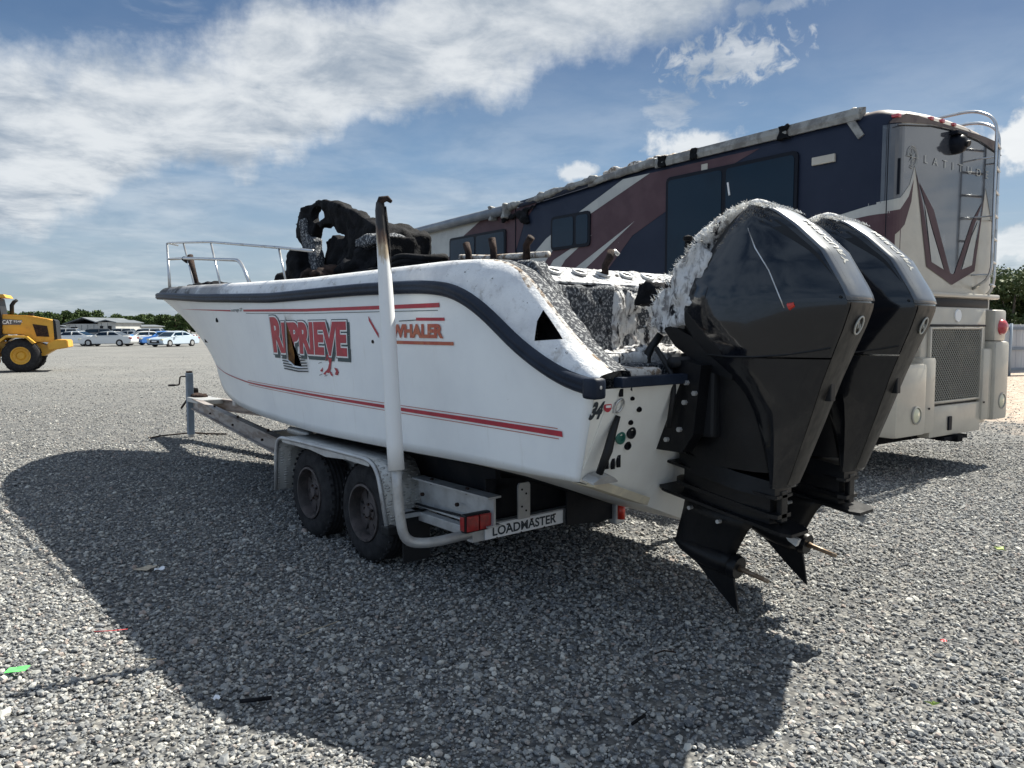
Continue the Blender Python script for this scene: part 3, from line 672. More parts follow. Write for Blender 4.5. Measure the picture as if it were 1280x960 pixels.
def cut_poly(bm, poly, inside=True):
    n = len(poly)
    for i in range(n):
        a, b = poly[i], poly[(i + 1) % n]
        bmesh.ops.bisect_plane(bm, geom=bm.faces[:] + bm.edges[:] + bm.verts[:], plane_co=(a[0], 0, a[1]), plane_no=(b[1] - a[1], 0, a[0] - b[0]))
    kill = []
    for f in bm.faces:
        c = f.calc_center_median(); q = [(poly[(i + 1) % n][0] - poly[i][0]) * (c.z - poly[i][1]) - (poly[(i + 1) % n][1] - poly[i][1]) * (c.x - poly[i][0]) for i in range(n)]
        if all(s > 0 for s in q) or all(s < 0 for s in q): kill.append(f)
    bmesh.ops.delete(bm, geom=kill, context='FACES')
def side_text(body, x0, z0, w_, h_, m_, off=.006, shear=0, toff=0, ref=None, sub=True, dxz=(0, 0), name='lettering', spacing=1):
    v, f = text2d(body, 1, shear, toff, spacing)
    rv = text2d(body, 1, shear, 0, spacing)[0]
    v = fit2d(v, w_, h_, rv)
    bm = bmesh.new(); bv = [bm.verts.new((a, 0, b)) for a, b in v]
    for q in f:
        try: bm.faces.new([bv[i] for i in q])
        except ValueError: pass
    if sub: bmesh.ops.triangulate(bm, faces=bm.faces)
    for vv in bm.verts:
        x = x0 - vv.co.x + dxz[0]; z = z0 + vv.co.z + dxz[1]
        vv.co = (x, hull_y(x, z) + off, z)
    if body in ('R', 'EPRIEVE'): cut_poly(bm, HOLE)
    me = bpy.data.meshes.new(name); bm.to_mesh(me); bm.free(); me.materials.append(m_)
    o = link(bpy.data.objects.new(name, me), boat); return o
# big red name: tall first letter, then smaller capitals, with white edge and dark drop shadow
for (body, x0, z0, w_, h_) in (('R', 3.885, 1.472, .19, .255), ('EPRIEVE', 3.665, 1.470, 1.10, .215)):
    side_text(body, x0, z0, w_, h_, M['shadowv'], .0045, .12, .105, dxz=(-.022, -.022))
    side_text(body, x0, z0, w_, h_, M['white'], .0065, .12, .085)
    side_text(body, x0, z0, w_, h_, M['shadowv'], .0055, .12, .105)
    side_text(body, x0, z0, w_, h_, M['red'], .0085, .12, .05)
side_text('WHALER', 1.95, 1.600, .55, .073, M['redw'], .006, .1, .055)
side_text('ON', 1.985, 1.685, .06, .030, M['navyv'], .006, .3, 0)
side_text('outrage 27', 4.76, 1.797, .30, .036, M['navyv'], .006, .3, .01)
# striped hull shape below the name
for k in range(7):
    z = 1.462 - k * .0215; a0 = 3.765 - .004 * k; a1 = 3.27 - .003 * k + max(0, (3 - k)) * .03
    vs = [(a0, hull_y(a0, z) + .005, z), (3.45, hull_y(3.45, z - .01) + .005, z - .012), (a1, hull_y(a1, z) + .005, z - .006),
          (a1, hull_y(a1, z) + .005, z - .015), (3.45, hull_y(3.45, z - .02) + .005, z - .024), (a0, hull_y(a0, z) + .005, z - .011)]
    bm = bmesh.new(); bv = [bm.verts.new(q) for q in vs]
    for q in ((0, 1, 4, 5), (1, 2, 3, 4)): bm.faces.new([bv[i] for i in q])
    cut_poly(bm, HOLE)
    if k < 5: bmesh.ops.delete(bm, geom=[f for f in bm.faces if 3.36 < f.calc_center_median().x < 3.67 and f.calc_center_median().z < 1.362], context='FACES')
    for sgn in (1, -1):
        b2 = bm.copy(); bmesh.ops.delete(b2, geom=[f for f in b2.faces if (f.calc_center_median().x - (3.5 if k < 6 else 3.45)) * sgn < 0], context='FACES')
        if b2.faces: me = bpy.data.meshes.new('emblem_bar'); b2.to_mesh(me); me.materials.append(M['navyv']); link(bpy.data.objects.new('emblem_bar', me), boat)
        b2.free()
    bm.free()
# small red lobster-like figure with speed lines
def blobpoly(pts, m_, name='emblem_figure'):
    mesh(name, [(a, hull_y(a, b) + .005, b) for a, b in pts], [tuple(range(len(pts)))], m_, boat)
for pts in ([(2.95, 1.33), (2.90, 1.36), (2.87, 1.40), (2.885, 1.44), (2.85, 1.455), (2.82, 1.43), (2.84, 1.40), (2.855, 1.36), (2.89, 1.325)],
            [(2.99, 1.315), (2.93, 1.345), (2.95, 1.31)], [(2.80, 1.37), (2.755, 1.365), (2.735, 1.34), (2.76, 1.315), (2.80, 1.32), (2.775, 1.345)],
            [(2.89, 1.345), (2.85, 1.335), (2.83, 1.305), (2.86, 1.31)], [(3.04, 1.335), (2.98, 1.365), (3.0, 1.33)], [(2.93, 1.41), (2.90, 1.43), (2.86, 1.46), (2.89, 1.465)]):
    blobpoly(pts, M['red'])
for a, b in ((3.02, 1.42), (3.05, 1.39), (3.06, 1.30), (2.97, 1.298)): blobpoly([(a, b), (a - .06, b + .012), (a - .06, b + .015), (a, b + .004)], M['navyv'], 'emblem_line')

# bow rail
def P(x, y, z): return Vector((x, y, z))
MB().tube(arc([P(3.4, 1.16, 2.26), P(4.1, 1.14, 2.345), P(6.1, 1.05, 2.57), P(7.4, .95, 2.68), P(8.25, .86, 2.755), P(8.6, .62, 2.77)], .12), .0125, 8).obj('top_rail', M['steel'], boat, smooth=True)
MB().tube(arc([P(4.72, 1.16, 2.07), P(5.02, 1.13, 2.30), P(5.3, 1.11, 2.325), P(7.1, 1.0, 2.47), P(8.05, .90, 2.53)], .16), .017, 8).obj('mid_rail', M['steel'], boat, smooth=True)
for a, b in (((8.25, .86, 2.75), (8.0, .92, 2.12)), ((8.2, .87, 2.74), (7.9, .93, 2.12)), ((7.25, .96, 2.66), (6.75, 1.0, 2.10)), ((6.05, 1.05, 2.56), (5.65, 1.1, 2.09)), ((4.1, 1.14, 2.34), (3.9, 1.17, 2.04))):
    MB().tube([a, b], .011, 8).obj('stanchion', M['steel'], boat, smooth=True)
MB().tube([(7.05, .95, 2.50), (6.98, .95, 2.36), (6.80, .96, 2.12)], [.034, .032, .030], 12).obj('rod_holder', M['rust'], boat, smooth=True)
MB().tube([(7.16, .985, 2.47), (7.08, .975, 2.44)], .03, 10).obj('rail_clamp', M['rust'], boat)
o = MB().box(5.9, 6.7, .86, 1.12, 2.09, 2.14).obj('hatch_debris', M['char'], boat); rough_up(o, .025, .03, 9, 3)

# burnt remains amidships ------------------------------------------------
def shape_obj(name, loops, thick, yc, mats_, voxel, disp, scale, seed, tilt=0):
    me = fill2d(loops, thick / 2); o = bpy.data.objects.new(name, me); link(o, boat); me.materials.append(mats_)
    for v in me.vertices:
        a, b, c = v.co; v.co = (a, yc + c + tilt * (b - 2.2), b)
    me.update(); return rough_up(o, voxel, disp, scale, seed)
def ell(cx, cz, a, b, n=14, sq=0): return [(cx + a * math.cos(2 * PI * i / n) * (1 + sq * math.sin(5 * i)), cz + b * math.sin(2 * PI * i / n) * (1 + sq * math.cos(3 * i))) for i in range(n)]
# outlines in the fore-and-aft plane y = .45
main = [(5.06, 2.56), (5.10, 2.70), (4.95, 2.81), (4.72, 2.86), (4.40, 2.85), (4.05, 2.75), (3.75, 2.63), (3.55, 2.54), (3.42, 2.42), (3.36, 2.18), (3.95, 2.10), (4.2, 2.12), (4.25, 2.26), (4.08, 2.38), (4.10, 2.48), (4.22, 2.52), (4.34, 2.62), (4.50, 2.60), (4.62, 2.66), (4.70, 2.55), (4.78, 2.46), (4.92, 2.44)]
hole1 = ell(4.56, 2.735, .155, .068)
shape_obj('console_shell', [main, hole1[::-1]], .11, .45, M['char'], .020, .035, 5, 1, .10)
shape_obj('console_bulk', [[(4.10, 2.10), (4.22, 2.30), (4.05, 2.50), (3.7, 2.58), (3.45, 2.48), (3.36, 2.14)]], .42, .22, M['char'], .026, .07, 4, 61)
leg = [(4.93, 2.72), (4.80, 2.72), (4.76, 2.54), (4.60, 2.50), (4.56, 2.3), (4.52, 2.02), (4.80, 2.02)]
shape_obj('console_bulk', [[(4.66, 2.50), (4.52, 2.56), (4.34, 2.50), (4.22, 2.55), (4.08, 2.50), (4.05, 2.05), (4.62, 2.02)]], .3, .30, M['char'], .024, .05, 5, 62)
shape_obj('console_leg', [leg], .10, .53, M['ash'], .022, .03, 6, 2)
foot = [(5.35, 1.95), (5.20, 2.19), (5.02, 2.20), (4.90, 2.40), (4.72, 2.42), (4.66, 2.0)]
shape_obj('console_foot', [foot], .20, .60, M['char'], .026, .05, 5, 4)
shape_obj('burnt_heap', [[(4.3, 2.0), (4.22, 2.12), (4.0, 2.20), (3.85, 2.15), (3.6, 2.22), (3.3, 2.19), (3.0, 2.1), (2.8, 2.0)]], .45, .55, M['char'], .03, .09, 5, 5)
shape_obj('insulation_wad', [[(4.05, 2.06), (3.98, 2.16), (3.80, 2.18), (3.66, 2.08)]], .2, .86, M['rust'], .022, .07, 9, 6)
o = MB().box(3.10, 3.46, .48, .78, 2.05, 2.32).obj('seat_box', M['char'], boat); rough_up(o, .03, .07, 4, 7)
o = MB().box(3.12, 3.52, .46, .74, 2.33, 2.415).obj('seat_top', M['ash'], boat); rough_up(o, .022, .03, 6, 8)
o = MB().box(3.02, 3.08, .46, .70, 2.12, 2.38).obj('grey_panel', M['char'], boat); rough_up(o, .02, .02, 6, 9)
# melted coil of hose
for k in range(4):
    MB().tube([(2.72 + (.20 + .02 * k) * math.cos(a), .62 + .17 * math.sin(a), 2.075 + .034 * k + .01 * math.sin(3 * a + k)) for a in [2 * PI * i / 24 for i in range(24)]], .026, 8, closed=True).obj('hose_coil', M['char'], boat, smooth=True)
MB().tube(arc([P(2.6, .55, 2.20), P(2.9, .75, 2.13), P(3.35, .9, 2.08)], .1), .02, 8).obj('burnt_hose', M['char'], boat, smooth=True)
MB().tube(arc([P(2.55, .35, 2.20), P(2.2, .35, 2.17), P(1.55, .35, 2.15)], .05), .022, 8).obj('grab_rail', M['brown'], boat, smooth=True)
for x, zt, dx_ in ((2.38, 2.29, .03), (2.08, 2.30, .02), (1.72, 2.27, -.05)):
    MB().tube([(x + dx_, .40, zt), (x, .40, 2.22), (x - .01, .40, 1.95)], [.027, .025, .025], 10).obj('charred_stub', M['rust'], boat, smooth=True)
# more low wreckage so that the cockpit is full
rr = random.Random(3)
for k in range(9):
    x = rr.uniform(1.3, 5.8); y = rr.uniform(-.8, .5); s_ = rr.uniform(.2, .5)
    o = MB().box(x - s_, x + s_, y - s_ * .6, y + s_ * .6, 1.3, rr.uniform(1.6, 1.98)).obj('cockpit_wreckage', M['char'], boat); rough_up(o, .06, .12, 3, 20 + k)

# stern: side panel, bait box with five rod sockets, bench, step --------------
def rough_box(name, x0, x1, y0, y1, z0, z1, m_, vox=.022, d=.02, sc_=9, sd=0):
    o = MB().box(x0, x1, y0, y1, z0, z1).obj(name, m_, boat); return rough_up(o, vox, d, sc_, sd)
o = MB().prism([(.50, 1.45), (.50, 1.62), (.86, 2.025), (1.30, 2.03), (1.30, 1.45)], lambda a, b: (a, 1.02, b), lambda a, b: (a, 1.115, b)).obj('side_coaming', M['ash'], boat); rough_up(o, .02, .012, 12, 11)
prof = [(.74, 1.50), (.74, 1.88), (.80, 1.90), (.98, 1.99), (1.25, 1.99), (1.25, 1.50)]
bm_y = (-.86, 1.03)
o = MB().prism(prof, lambda a, b: (a, bm_y[0], b), lambda a, b: (a, bm_y[1], b)).obj('bait_box', M['ash'], boat); rough_up(o, .02, .014, 10, 12)
o = MB().prism([(.725, 1.52), (.735, 1.86), (.76, 1.90), (.98, 2.00), (1.0, 1.96), (.78, 1.52)], lambda a, b: (a, bm_y[0], b), lambda a, b: (a, .60, b)).obj('ash_crust', M['ash_white'], boat); rough_up(o, .014, .030, 11, 13)
MB().prism([(.775, 1.898), (.968, 1.996), (1.15, 2.0), (1.15, 2.008), (.966, 2.006), (.770, 1.908)], lambda a, b: (a, bm_y[0], b), lambda a, b: (a, bm_y[1], b)).obj('box_lid', M['cap_lid'], boat)
nrm = Vector((-.447, 0, .894))
for k in range(5):
    c = Vector((.885, .93 - .20 * k, 1.955)) + nrm * .020
    e1 = Vector((0, 1, 0)); e2 = nrm.cross(e1)
    sock = MB().tube([c + (e1 * math.cos(a) * .040 + e2 * math.sin(a) * .033) for a in [2 * PI * i / 20 for i in range(20)]], .010, 8, closed=True).obj('rod_socket', M['galv'], boat, smooth=True)
    MB().tube([c + nrm * .004, c - nrm * .02], .034, 14).obj('socket_hole', M['char'], sock)
MB().tube([(.86, .53, 1.96), (.875, .52, 2.02), (.85, .505, 2.07), (.86, .48, 2.105)], [.022, .020, .024, .026], 10).obj('melted_rod_holder', M['rust'], boat, smooth=True)
MB().tube([(.86, .50, 2.08), (.845, .465, 2.105), (.84, .44, 2.09)], [.02, .018, .012], 8).obj('melted_rod_holder', M['galv'], boat, smooth=True)
rough_box('stern_bench', .42, .80, -.9, 1.16, 1.44, 1.52, M['ash_white'], .018, .03, 9, 14)
rough_box('bench_face', .36, .44, -.9, 1.10, 1.36, 1.47, M['ash'], .018, .02, 9, 15)
rough_box('stern_step', .17, .42, -.9, 1.17, 1.36, 1.405, M['ash'], .018, .018, 9, 16)
rough_box('step_block', .20, .36, .80, 1.12, 1.39, 1.455, M['brown'], .016, .014, 9, 17)
rough_box('ash_heap', .50, .74, .15, .60, 1.50, 1.545, M['ash_white'], .016, .035, 12, 18)
MB().lathe([(.075, 0), (.085, .01), (.085, .022), (.06, .03), (.055, .018), (0, .018)], (.62, .97, 1.53), 'z', 20).obj('deck_plate', M['rust'], boat, angle=40)
MB().tube([(.7, .2, 1.9), (.55, -.2, 1.95), (.35, -.35, 1.98)], .022, 8).obj('burnt_hose', M['char'], boat, smooth=True)

# ================================================================== OUTBOARD MOTORS
XA = [(.86, -.325), (.95, -.36), (1.2, -.45), (1.42, -.525), (1.57, -.585), (1.66, -.622), (1.74, -.648), (1.77, -.652), (1.80, -.642), (1.84, -.622), (2.0, -.525), (2.13, -.385), (2.20, -.285), (2.245, -.20), (2.262, -.155)]
XF = [(.86, -.28), (1.33, -.15), (1.38, -.09), (1.44, .0), (1.52, .14), (1.60, .27), (1.68, .355), (1.76, .35), (1.9, .26), (2.0, .19), (2.12, .07), (2.2, -.03), (2.262, -.14)]
HWM = [(.86, .115), (1.1, .15), (1.35, .20), (1.45, .222), (1.55, .230), (1.7, .232), (1.82, .225), (2.0, .195), (2.13, .165), (2.22, .135), (2.262, .11)]
HWB = [(.86, .06), (1.4, .10), (1.7, .12), (2.1, .12), (2.262, .10)]
def cowl_half(z):
    xa, xf, wm, wb = lerp(XA, z), smooth_tab(XF, z, .16) if z < 2.1 else lerp(XF, z), smooth_tab(HWM, z, .22) if z < 2.14 else lerp(HWM, z), lerp(HWB, z)
    L = max(.012, xf - xa)
    return [(xa - .010, 0), (xa - .006, wb * .5), (xa, wb * .88), (xa + .010 if L > .05 else xa + .003, wb), (xa + .22 * L, wb + (wm - wb) * .62), (xa + .45 * L, wm), (xa + .68 * L, wm * .96), (xa + .86 * L, wm * .78), (xa + .96 * L, wm * .42), (xa + L, 0)]
def cowl_y(x, z):
    h = cowl_half(z)
    for (a, ya), (b, yb) in zip(h, h[1:]):
        if a <= x <= b and b > a: return ya + (yb - ya) * (x - a) / (b - a)
    return 0
def loft_half(zs, fn, name, m_, parent, angle=30, cap=True):
    vs = []; n = None
    for z in zs:
        h = fn(z); ring = h + [(a, -b) for a, b in h[-2:0:-1]]; n = len(ring); vs += [(a, b, z) for a, b in ring]
    fs = grid_faces(len(zs), n, loop=True)
    if cap: fs += [tuple(range(n)), tuple((len(zs) - 1) * n + i for i in range(n))]
    return mesh(name, vs, fs, m_, parent, angle=angle)
def motor_burn_mat():
    m = bpy.data.materials.new('scorched_black_cowl'); m.use_nodes = True; t = NT(m.node_tree); p = t.n['Principled BSDF']
    tc = t.node('ShaderNodeTexCoord'); sep = t.node('ShaderNodeSeparateXYZ'); t.l.new(tc.outputs['Object'], sep.inputs[0]); v = tc.outputs['Object']
    nz = t.noise(v, 7, 8, .65)
    # how far forward of the burn edge: the front of the cowl melted to white glass fibre
    d = t.m('ADD', t.m('ADD', t.m('MULTIPLY', sep.outputs[0], .80), t.m('MULTIPLY', sep.outputs[2], .60)), t.m('MULTIPLY', t.m('SUBTRACT', nz, .5), .16))
    f = t.ss(d, 1.292, 1.312)
    d2 = t.m('SUBTRACT', t.m('ADD', sep.outputs[0], t.m('MULTIPLY', t.m('SUBTRACT', nz, .5), .10)), t.m('ADD', .03, t.m('MULTIPLY', t.m('SUBTRACT', sep.outputs[2], 1.5), 1.15)))
    f = t.m('MAXIMUM', f, t.ss(d2, .02, .04))
    fd = t.m('MAXIMUM', t.ss(d2, -.15, -.11), t.ss(d, 1.225, 1.245))
    patch = t.ss(t.noise(v, 5, 5, .6, .2), .50, .56)
    ash = t.mix(t.ss(t.noise(v, 38, 7, .7), .38, .62), (.10, .09, .085), (.74, .74, .74))
    col = t.mix(f, t.mix(fd, (.003, .004, .007), (.009, .009, .010)), ash)
    dust = t.m('MULTIPLY', t.ss(t.noise(v, 16, 8, .7), .60, .78), .035)
    col = t.mix(dust, col, (.3, .3, .3))
    t.put(p.inputs['Base Color'], col)
    t.put(p.inputs['Roughness'], t.m('ADD', .085, t.m('ADD', t.m('MULTIPLY', t.m('MAXIMUM', f, t.m('MULTIPLY', fd, .75)), .8), t.m('MULTIPLY', t.noise(v, 4, 4, .6), .06))))
    t.put(p.inputs['Coat Weight'], t.m('MULTIPLY', t.m('SUBTRACT', 1.0, t.m('MAXIMUM', f, fd)), .55)); p.inputs['Specular IOR Level'].default_value = .35
    b = t.node('ShaderNodeBump'); b.inputs['Distance'].default_value = .02; t.put(b.inputs['Strength'], f)
    t.put(b.inputs['Height'], t.noise(v, 45, 7, .7)); t.l.new(b.outputs[0], p.inputs['Normal'])
    return m
M['motor_burn'] = motor_burn_mat()
def make_motor(label):
    mo = empty('outboard_motor', (0, 0, 0), 0, label, 'outboard motor', 'twin black outboard motors on the transom')
    zs = [1.52, 1.56, 1.60, 1.64, 1.68, 1.72, 1.75, 1.765, 1.775, 1.79, 1.82, 1.86, 1.9, 1.95, 2.0, 2.05, 2.1, 2.14, 2.18, 2.21, 2.235, 2.25, 2.262]
    loft_half(zs, cowl_half, 'cowl', M['motor_burn'], mo, 28)
    zl = [.885, .95, 1.05, 1.15, 1.25, 1.33, 1.38, 1.42, 1.46, 1.49, 1.512]
    loft_half(zl, lambda z: [(a, b * .985) for a, b in cowl_half(z)], 'lower_cowl', M['motor_panel'], mo, 28)
    # band over the ridge, lighter, a few mm proud
    zb = [1.775] + [1.80 + .02 * i for i in range(23)] + [2.252]
    vs = []
    for z in zb:
        h = cowl_half(z)
        for (a, b) in ((h[3][0] - .001, -h[3][1] - .003), (h[2][0] - .005, -h[2][1]), (h[1][0] - .006, -h[1][1]), (h[0][0] - .006, 0), (h[1][0] - .006, h[1][1]), (h[2][0] - .005, h[2][1]), (h[3][0] - .001, h[3][1] + .003)): vs.append((a, b, z))
    bd = mesh('cowl_band', vs, grid_faces(len(zb), 7), M['band'], mo, smooth=True)
    md = bd.modifiers.new('thick', 'SOLIDIFY'); md.thickness = .006; md.offset = 0
    for sg in (1, -1):
        MB().tube([(lerp(XA, z) - .008, sg * .082, z + .003) for z in zb], .0022, 5).obj('band_seam', M['black'], mo)
    # lettering down the band
    arcs = [(lerp(XA, z), z) for z in [2.235 - .01 * i for i in range(46)]]; cum = [0]
    for (a, b), (c, d) in zip(arcs, arcs[1:]): cum.append(cum[-1] + math.hypot(c - a, d - b))
    v, f = text2d('MERCURY', 1, 0, .03, 1.15); v = fit2d(v, .30, .052); vs = []
    for a, b in v:
        s_ = .165 + a; i = next((i for i in range(len(cum)) if cum[i] > s_), len(cum) - 1); u = (s_ - cum[i - 1]) / max(1e-6, cum[i] - cum[i - 1])
        x = arcs[i - 1][0] + (arcs[i][0] - arcs[i - 1][0]) * u; z = arcs[i - 1][1] + (arcs[i][1] - arcs[i - 1][1]) * u
        tx_, tz_ = arcs[i][0] - arcs[i - 1][0], arcs[i][1] - arcs[i - 1][1]; L = math.hypot(tx_, tz_); nx, nz = tz_ / L, -tx_ / L
        vs.append((x + nx * .017, (b - .026), z + nz * .017))
    mesh('brand_lettering', vs, f, M['silver'], mo, recalc=False)
    # recessed scoop beside the band
    for sg in (1, -1):
        vs = []
        for i in range(9):
            z = 2.16 - .035 * i; xa = lerp(XA, z)
            for off in (.035, .10 - .008 * i):
                x = xa + off * (1.3 - .1 * i); vs.append((x, sg * (cowl_y(x, z) + .002), z))
        mesh('cowl_scoop', vs, grid_faces(9, 2), M['black'], mo, smooth=True)
        pts = [(-.165, 2.13), (-.22, 2.03), (-.30, 1.92), (-.36, 1.80), (-.385, 1.745)]
        MB().tube([(a, sg * (cowl_y(a, b) + .001), b) for a, b in pts], .0035, 6).obj('cowl_trim', M['steel'], mo, smooth=True)
        pts = [(.05, 1.518), (-.1, 1.512), (-.25, 1.514), (-.38, 1.525), (-.5, 1.545), (-.57, 1.56)]
        MB().tube([(a, sg * (max(cowl_y(a, b + .01), .1) + .0005), b + .004) for a, b in pts], .0045, 5).obj('cowl_seam', M['black'], mo)
    MB().tube([(-.405, cowl_y(-.405, 1.755) + .001, 1.75), (-.43, cowl_y(-.43, 1.76) + .001, 1.76)], [.018, .010], 8).obj('red_reflection', M['redorange'], mo)  # painted smudge for a red reflection on the cowl side
    MB().tube([(-.615, .13, 1.79), (-.62, .137, 1.79)], .006, 8).obj('cowl_button', M['black'], mo)
    # lower aft strip with round badge and latch
    zb = [.90 + .03 * i for i in range(29)] + [1.765]; vs = []
    for z in zb:
        h = cowl_half(z)
        for (a, b) in ((h[2][0] - .003, -h[2][1]), (h[0][0] - .004, 0), (h[2][0] - .003, h[2][1])): vs.append((a, b, z))
    mesh('aft_strip', vs, grid_faces(len(zb), 3), M['motor_strip'], mo, smooth=True)
    c = Vector((lerp(XA, 1.66) - .018, .0, 1.665)); nn = Vector((-.94, 0, -.33)); e1 = Vector((0, 1, 0)); e2 = nn.cross(e1)
    bdg = MB().tube([c + (e1 * math.cos(a) * .030 + e2 * math.sin(a) * .042) for a in [2 * PI * i / 24 for i in range(24)]], .0045, 6, closed=True).obj('badge', M['silver'], mo, smooth=True)
    MB().tube([c + e1 * .018 - e2 * .02, c + e1 * .004 + e2 * .012, c - e1 * .006 - e2 * .006, c - e1 * .02 + e2 * .024], .004, 6).obj('badge_mark', M['silver'], bdg)
    MB().box(-.53, -.485, -.022, .022, 1.315, 1.40, b=.006).obj('latch', M['black'], mo)
    # mid section and swivel
    def mid(z): 
        u = (z - .95) / .6; xf = .265 + .04 * u; xa = -.27 + .02 * u; wv = .105 + .03 * u
        return [(xa, 0), (xa + .01, wv * .7), (xa + .08, wv), (.0, wv * 1.05), (xf - .12, wv), (xf - .03, wv * .65), (xf, 0)]
    loft_half([.95, 1.05, 1.15, 1.3, 1.42, 1.52], mid, 'mid_section', M['motor_lo'], mo, 40)
    MB().prism([(.33, 1.655), (.27, 1.665), (.0, 1.55), (-.12, 1.50), (-.10, 1.40), (.05, 1.44), (.25, 1.56)], lambda a, b: (a, -.17, b), lambda a, b: (a, .17, b)).obj('cowl_tray', M['motor_lo'], mo)
    SL = .165
    def tz(x, z0): return z0 + SL * (x - .4) 
    def plate(name, x0, x1, wf, wa, z0, th, m_=None, nose=.10):
        out = [(x0, 0)] + [(x0 - nose * (1 - math.cos(a)) , wf * math.sin(a)) for a in (R(25), R(50), R(75), R(90))] + [(x1 + .04, wa), (x1, wa * .7)]
        ring = out + [(a, -b) for a, b in out[-1:0:-1]]
        return MB().prism(ring, lambda a, b: (a, b, tz(a, z0) - th), lambda a, b: (a, b, tz(a, z0))).obj(name, m_ or M['motor_lo'], mo)
    def tilted(name, z0a, z0b, hf, m_, angle=35):
        vs = []; lv = 5
        for i in range(lv):
            zc = z0a + (z0b - z0a) * i / (lv - 1); h = hf(i / (lv - 1)); ring = h + [(a, -b) for a, b in h[-2:0:-1]]; n = len(ring)
            vs += [(a, b, tz(a, zc)) for a, b in ring]
        return mesh(name, vs, grid_faces(lv, n, loop=True) + [tuple(range(n)), tuple((lv - 1) * n + k for k in range(n))], m_, mo, angle=angle)
    tilted('leg_skirt', .935, 1.02, lambda u: [(-.30 + .01 * u, 0), (-.29, .075), (-.1, .13 - .02 * u), (.15, .125 - .02 * u), (.28, .08), (.325 - .05 * u, 0)], M['motor_lo'])
    tilted('drive_housing', .80, .945, lambda u: [(-.26, 0), (-.25, .05), (-.1, .085), (.12, .095), (.26, .06), (.305, 0)], M['motor_lo'])
    plate('splash_plate', .415, -.30, .12, .10, .955, .014)
    plate('anti_ventilation_plate', .425, -.385, .14, .11, .80, .016)
    plate('rubbing_strake', .33, -.30, .105, .085, .86, .02)
    MB().box(-.30, -.27, -.03, .03, .70, .86, b=.008).obj('aft_web', M['motor_lo'], mo)
    tn = MB().prism([(-.30, .655), (-.385, .635), (-.37, .60), (-.33, .62)], lambda a, b: (a, -.012, b), lambda a, b: (a, .012, b)).obj('trim_fin', M['galv'], mo)
    # strut: sections along the leg
    st = []
    for (zc, x0, x1, wv) in ((.785, .29, -.16, .060), (.70, .305, -.10, .052), (.62, .325, -.06, .046), (.55, .345, -.03, .044), (.50, .355, -.02, .045)):
        h = [(x1, 0), (x1 + .05, wv * .55), (x1 + (x0 - x1) * .45, wv), (x0 - .07, wv * .8), (x0 - .015, wv * .4), (x0, 0)]; st.append([(a, b, tz(a, zc)) for a, b in h] + [(a, -b, tz(a, zc)) for a, b in h[-2:0:-1]])
    n = len(st[0]); mesh('gearcase_strut', [p for r_ in st for p in r_], grid_faces(len(st), n, loop=True) + [tuple(range(n))], M['motor_lo'], mo, smooth=True)
    ax = Vector((.985, 0, SL)).normalized()
    c0 = Vector((.37, 0, .485)); prof = [(0.0, .002), (.03, .022), (.08, .044), (.16, .062), (.26, .068), (.34, .064), (.39, .056)]
    MB().tube([c0 - ax * s_ for s_, r_ in prof], [max(.004, r_) for s_, r_ in prof], 16).obj('torpedo', M['motor_lo'], mo, smooth=True)
    hub = MB().tube([c0 - ax * .385, c0 - ax * .40, c0 - ax * .43], [.060, .066, .058], 18).obj('hub_ring', M['motor_lo'], mo, angle=40)
    MB().tube([c0 - ax * .42, c0 - ax * .46, c0 - ax * .60], [.020, .013, .011], 10).obj('propeller_shaft', M['brass'], hub, smooth=True)
    # skeg: raked fin
    vs = []
    sk = [(.30, .445), (.20, .375), (.06, .26), (-.055, .175), (-.035, .30), (-.02, .375)]
    mesh('skeg', [(a, .010 * (1 if i in (0, 5) else .5), b) for i, (a, b) in enumerate(sk)] + [(a, -.010 * (1 if i in (0, 5) else .5), b) for i, (a, b) in enumerate(sk)],
         [(0, 1, 2, 3, 4, 5), (11, 10, 9, 8, 7, 6)] + [(i, (i + 1) % 6, 6 + (i + 1) % 6, 6 + i) for i in range(6)], M['motor_lo'], mo)
    for a, b in ((.20, .70), (.02, .66)): MB().tube([(a, .07, b), (a, .097, b)], .011, 8).obj('anode', M['galv'], mo)
    # transom clamp
    br = MB().prism([(.19, 1.50), (.02, 1.47), (.06, 1.12), (.13, 1.02), (.31, 1.02), (.31, 1.10)], lambda a, b: (a, .165, b), lambda a, b: (a, .255, b)).prism([(.19, 1.50), (.02, 1.47), (.06, 1.12), (.13, 1.02), (.31, 1.02), (.31, 1.10)], lambda a, b: (a, -.255, b), lambda a, b: (a, -.165, b)).obj('clamp_bracket', M['motor_lo'], mo)
    for a, b in ((.10, 1.38), (.11, 1.28), (.14, 1.14), (.22, 1.08), (.24, 1.20), (.05, 1.33)):
        MB().tube([(a, .25, b), (a, .275, b)], .013, 6).obj('bolt', M['galv'], br)
    MB().box(.0, .30, -.17, .17, 1.10, 1.46, b=.02).obj('swivel_bracket', M['black'], mo)
    MB().tube([(.17, .30, 1.48), (.17, -.30, 1.48)], .028, 12).obj('tilt_tube', M['black'], mo, smooth=True)
    MB().tube(arc([P(.40, .10, 1.62), P(.46, .16, 1.50), P(.34, .24, 1.36), P(.30, .26, 1.2)], .1), .022, 8).obj('rigging_hose', M['black'], mo, smooth=True)
    MB().tube(arc([P(.30, .26, 1.55), P(.14, .30, 1.40), P(.18, .30, 1.15)], .1), .014, 8).obj('rigging_hose', M['black'], mo, smooth=True)
